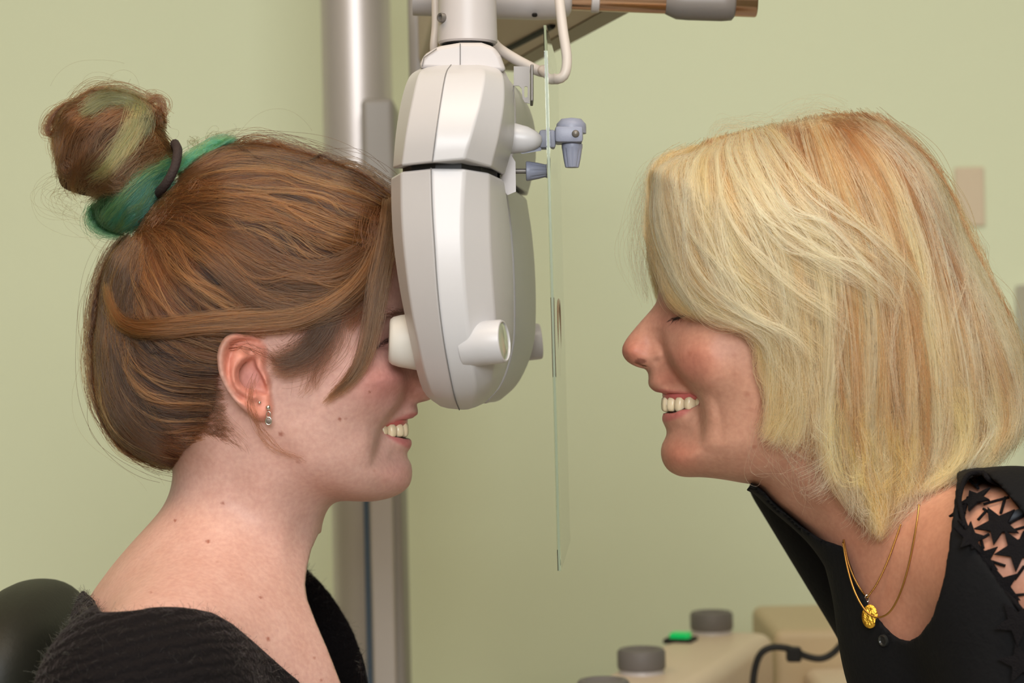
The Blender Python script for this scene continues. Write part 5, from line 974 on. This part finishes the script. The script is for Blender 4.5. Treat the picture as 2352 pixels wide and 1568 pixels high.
tag(obj('necklace', bm_mesh(tube(P3, .0006, 8), True), M_gold, mw=FRAME), 'smooth gold snake chain without pendant, the longer one', 'necklace')
# star lace over the bare shoulder
M_lace = mat('black_lace', (20, 18, 20), rough=0.9, spec=0.15, bump=0.6, bscale=900)
def star_mesh(R, r=.42):
    bm = bmesh.new(); vs = []
    for z in (0, .0014):
        vs.append([bm.verts.new(((R if k % 2 == 0 else R*r)*math.cos(math.pi*k/5+math.pi/2), (R if k % 2 == 0 else R*r)*math.sin(math.pi*k/5+math.pi/2), z)) for k in range(10)])
    c0_ = bm.verts.new((0, 0, .0020)); c1_ = bm.verts.new((0, 0, 0))
    for k in range(10):
        j = (k+1) % 10; bm.faces.new((vs[0][k], vs[0][j], vs[1][j], vs[1][k])); bm.faces.new((vs[1][k], vs[1][j], c0_)); bm.faces.new((vs[0][j], vs[0][k], c1_))
    return bm_mesh(bm)
stars = [(2245,1157,46,8),(2294,1212,54,22),(2222,1241,44,-10),(2261,1286,46,14),(2336,1265,54,30),(2300,1345,54,20),(2338,1428,56,34),(2210,1185,26,0),(2346,1520,52,10)]
SP = []
for u, v, R, rot in stars:
    p, n = cwb(u, v, .0030); SP.append(p); z = Vector(n); k = R/3500*(DIST+p.y)/DIST
    o = obj('star', star_mesh(k), M_lace, blouse); x = Vector((math.cos(math.radians(rot)), 0, math.sin(math.radians(rot)))); x = (x-z*x.dot(z)).normalized(); yv = z.cross(x)
    M3 = Matrix((x, yv, z)).transposed().to_4x4(); o.matrix_local = Matrix.Translation(p) @ M3
links = [((2228,1112),(2250,1130)),((2262,1100),(2245,1125)),((2262,1165),(2318,1150)),((2205,1165),(2230,1165)),((2268,1180),(2250,1200)),((2205,1200),(2222,1225)),((2310,1150),(2300,1185)),((2350,1190),(2318,1208)),((2240,1250),(2275,1230)),((2318,1225),(2352,1215)),((2280,1290),(2310,1300)),((2255,1235),(2262,1262)),((2352,1300),(2330,1330)),((2318,1365),(2352,1362)),((2285,1190),(2262,1175)),((2230,1100),(2275,1108)),((2345,1240),(2352,1225)),((2335,1375),(2340,1400)),((2212,1215),(2228,1150)),((2238,1262),(2232,1225))]
for a_, b_2 in links:
    obj('thread', bm_mesh(tube(on_skin([a_, b_2], .0026, 8, cwb), .0009, 6), True), M_lace, blouse)
edge = w_cut+w_cut[:1]
uv = catmull(np.array(edge, float), 90); uv = [x for x in uv if x[0] < 2395]
obj('corded_edge', bm_mesh(tube(on_skin(uv, .0024, 110, cwb), .0015, 8), True), M_lace, blouse)
obj('strap', bm_mesh(tube(on_skin([(2306,1196),(2330,1186),(2360,1176)], .0008, 12), .0030, 8), True), mat('grey_strap', (60, 64, 70), rough=.6), blouse)
p, n = caster(tb)(2031, 1470, .0004); obj('button', smooth_by_angle(bm_mesh(lathe([(0, .0006), (.0022, .0006), (.0028, .0014), (.0036, .0012), (.0038, 0), (.0036, -.001)], 24, mtx=frame_to(p, p+n))), 40), mat('black_button', (40, 40, 38), rough=.3), blouse)
# loose wool fibres on the sweater, brows and lashes
me = sweater.data; nv = len(me.vertices); co = np.empty(nv*3); me.vertices.foreach_get('co', co); co = co.reshape(-1, 3); no = np.empty(nv*3); me.vertices.foreach_get('normal', no); no = no.reshape(-1, 3)
r_ = np.random.default_rng(5); idx = r_.choice(np.where(co[:, 2] > px(0, 1600, 0)[2])[0], 9000); L_ = r_.uniform(.001, .0045, (9000, 1)); dirv = no[idx]*.8+r_.normal(0, .7, (9000, 3)); dirv /= np.linalg.norm(dirv, axis=1, keepdims=True); bend = r_.normal(0, .6, (9000, 3))
fz = Hair(); t_ = np.linspace(0, 1, KP)[None, :, None]; fz.P.append(co[idx][:, None]+(dirv[:, None]*t_+bend[:, None]*t_*t_*.6)*L_[:, None]); fz.C.append(np.full((9000, KP, 3), .012)); fz.R.append(np.full((9000, KP), .00006))
fo = fz.build('wool_fuzz', M_hair, sweater)
bw = Hair(.4)
def hairs(rel, pts, n, L, ang, col, seed, spread=5, rad=.00007, store=bw, lift=.4):
    r = np.random.default_rng(seed); base = catmull(np.array(pts, float), 40)
    for k in range(n):
        i = r.integers(0, 40); b0 = base[i]+r.normal(0, spread, 2); a = math.radians(ang+(i/40)*20+r.normal(0, 12)); l = L*r.uniform(.6, 1.2)
        store.sheet(rel, [[tuple(b0), tuple(b0+l*.5*np.array((math.cos(a), -math.sin(a)))), tuple(b0+l*np.array((math.cos(a+.2), -math.sin(a+.2))))]], 1, 1, width=1, spread=.3, depth=(-lift, -lift), col=col, frizz=.1, wob=.2, rad=(rad, rad*.4), mirror=0, seed=int(seed*1000+k))
hairs(G, [(868,746),(890,730),(915,720),(940,715)], 130, 26, 150, (110, 76, 58), 1)
hairs(G, [(868,797),(880,787),(895,779)], 26, 22, 10, (40, 26, 22), 2, 1.5, .00009, lift=.8)
bw.build('eyebrow', M_hair, girl)
bw = Hair(.5)
hairs(H, [(1528,668),(1552,656),(1590,664)], 110, 24, 20, (170, 130, 90), 3, store=bw); hairs(H, [(1548,732),(1564,727),(1584,716)], 36, 24, 200, (34, 26, 26), 4, 1.5, .00010, store=bw, lift=.8)
bw.build('eyebrow', M_hair, woman)
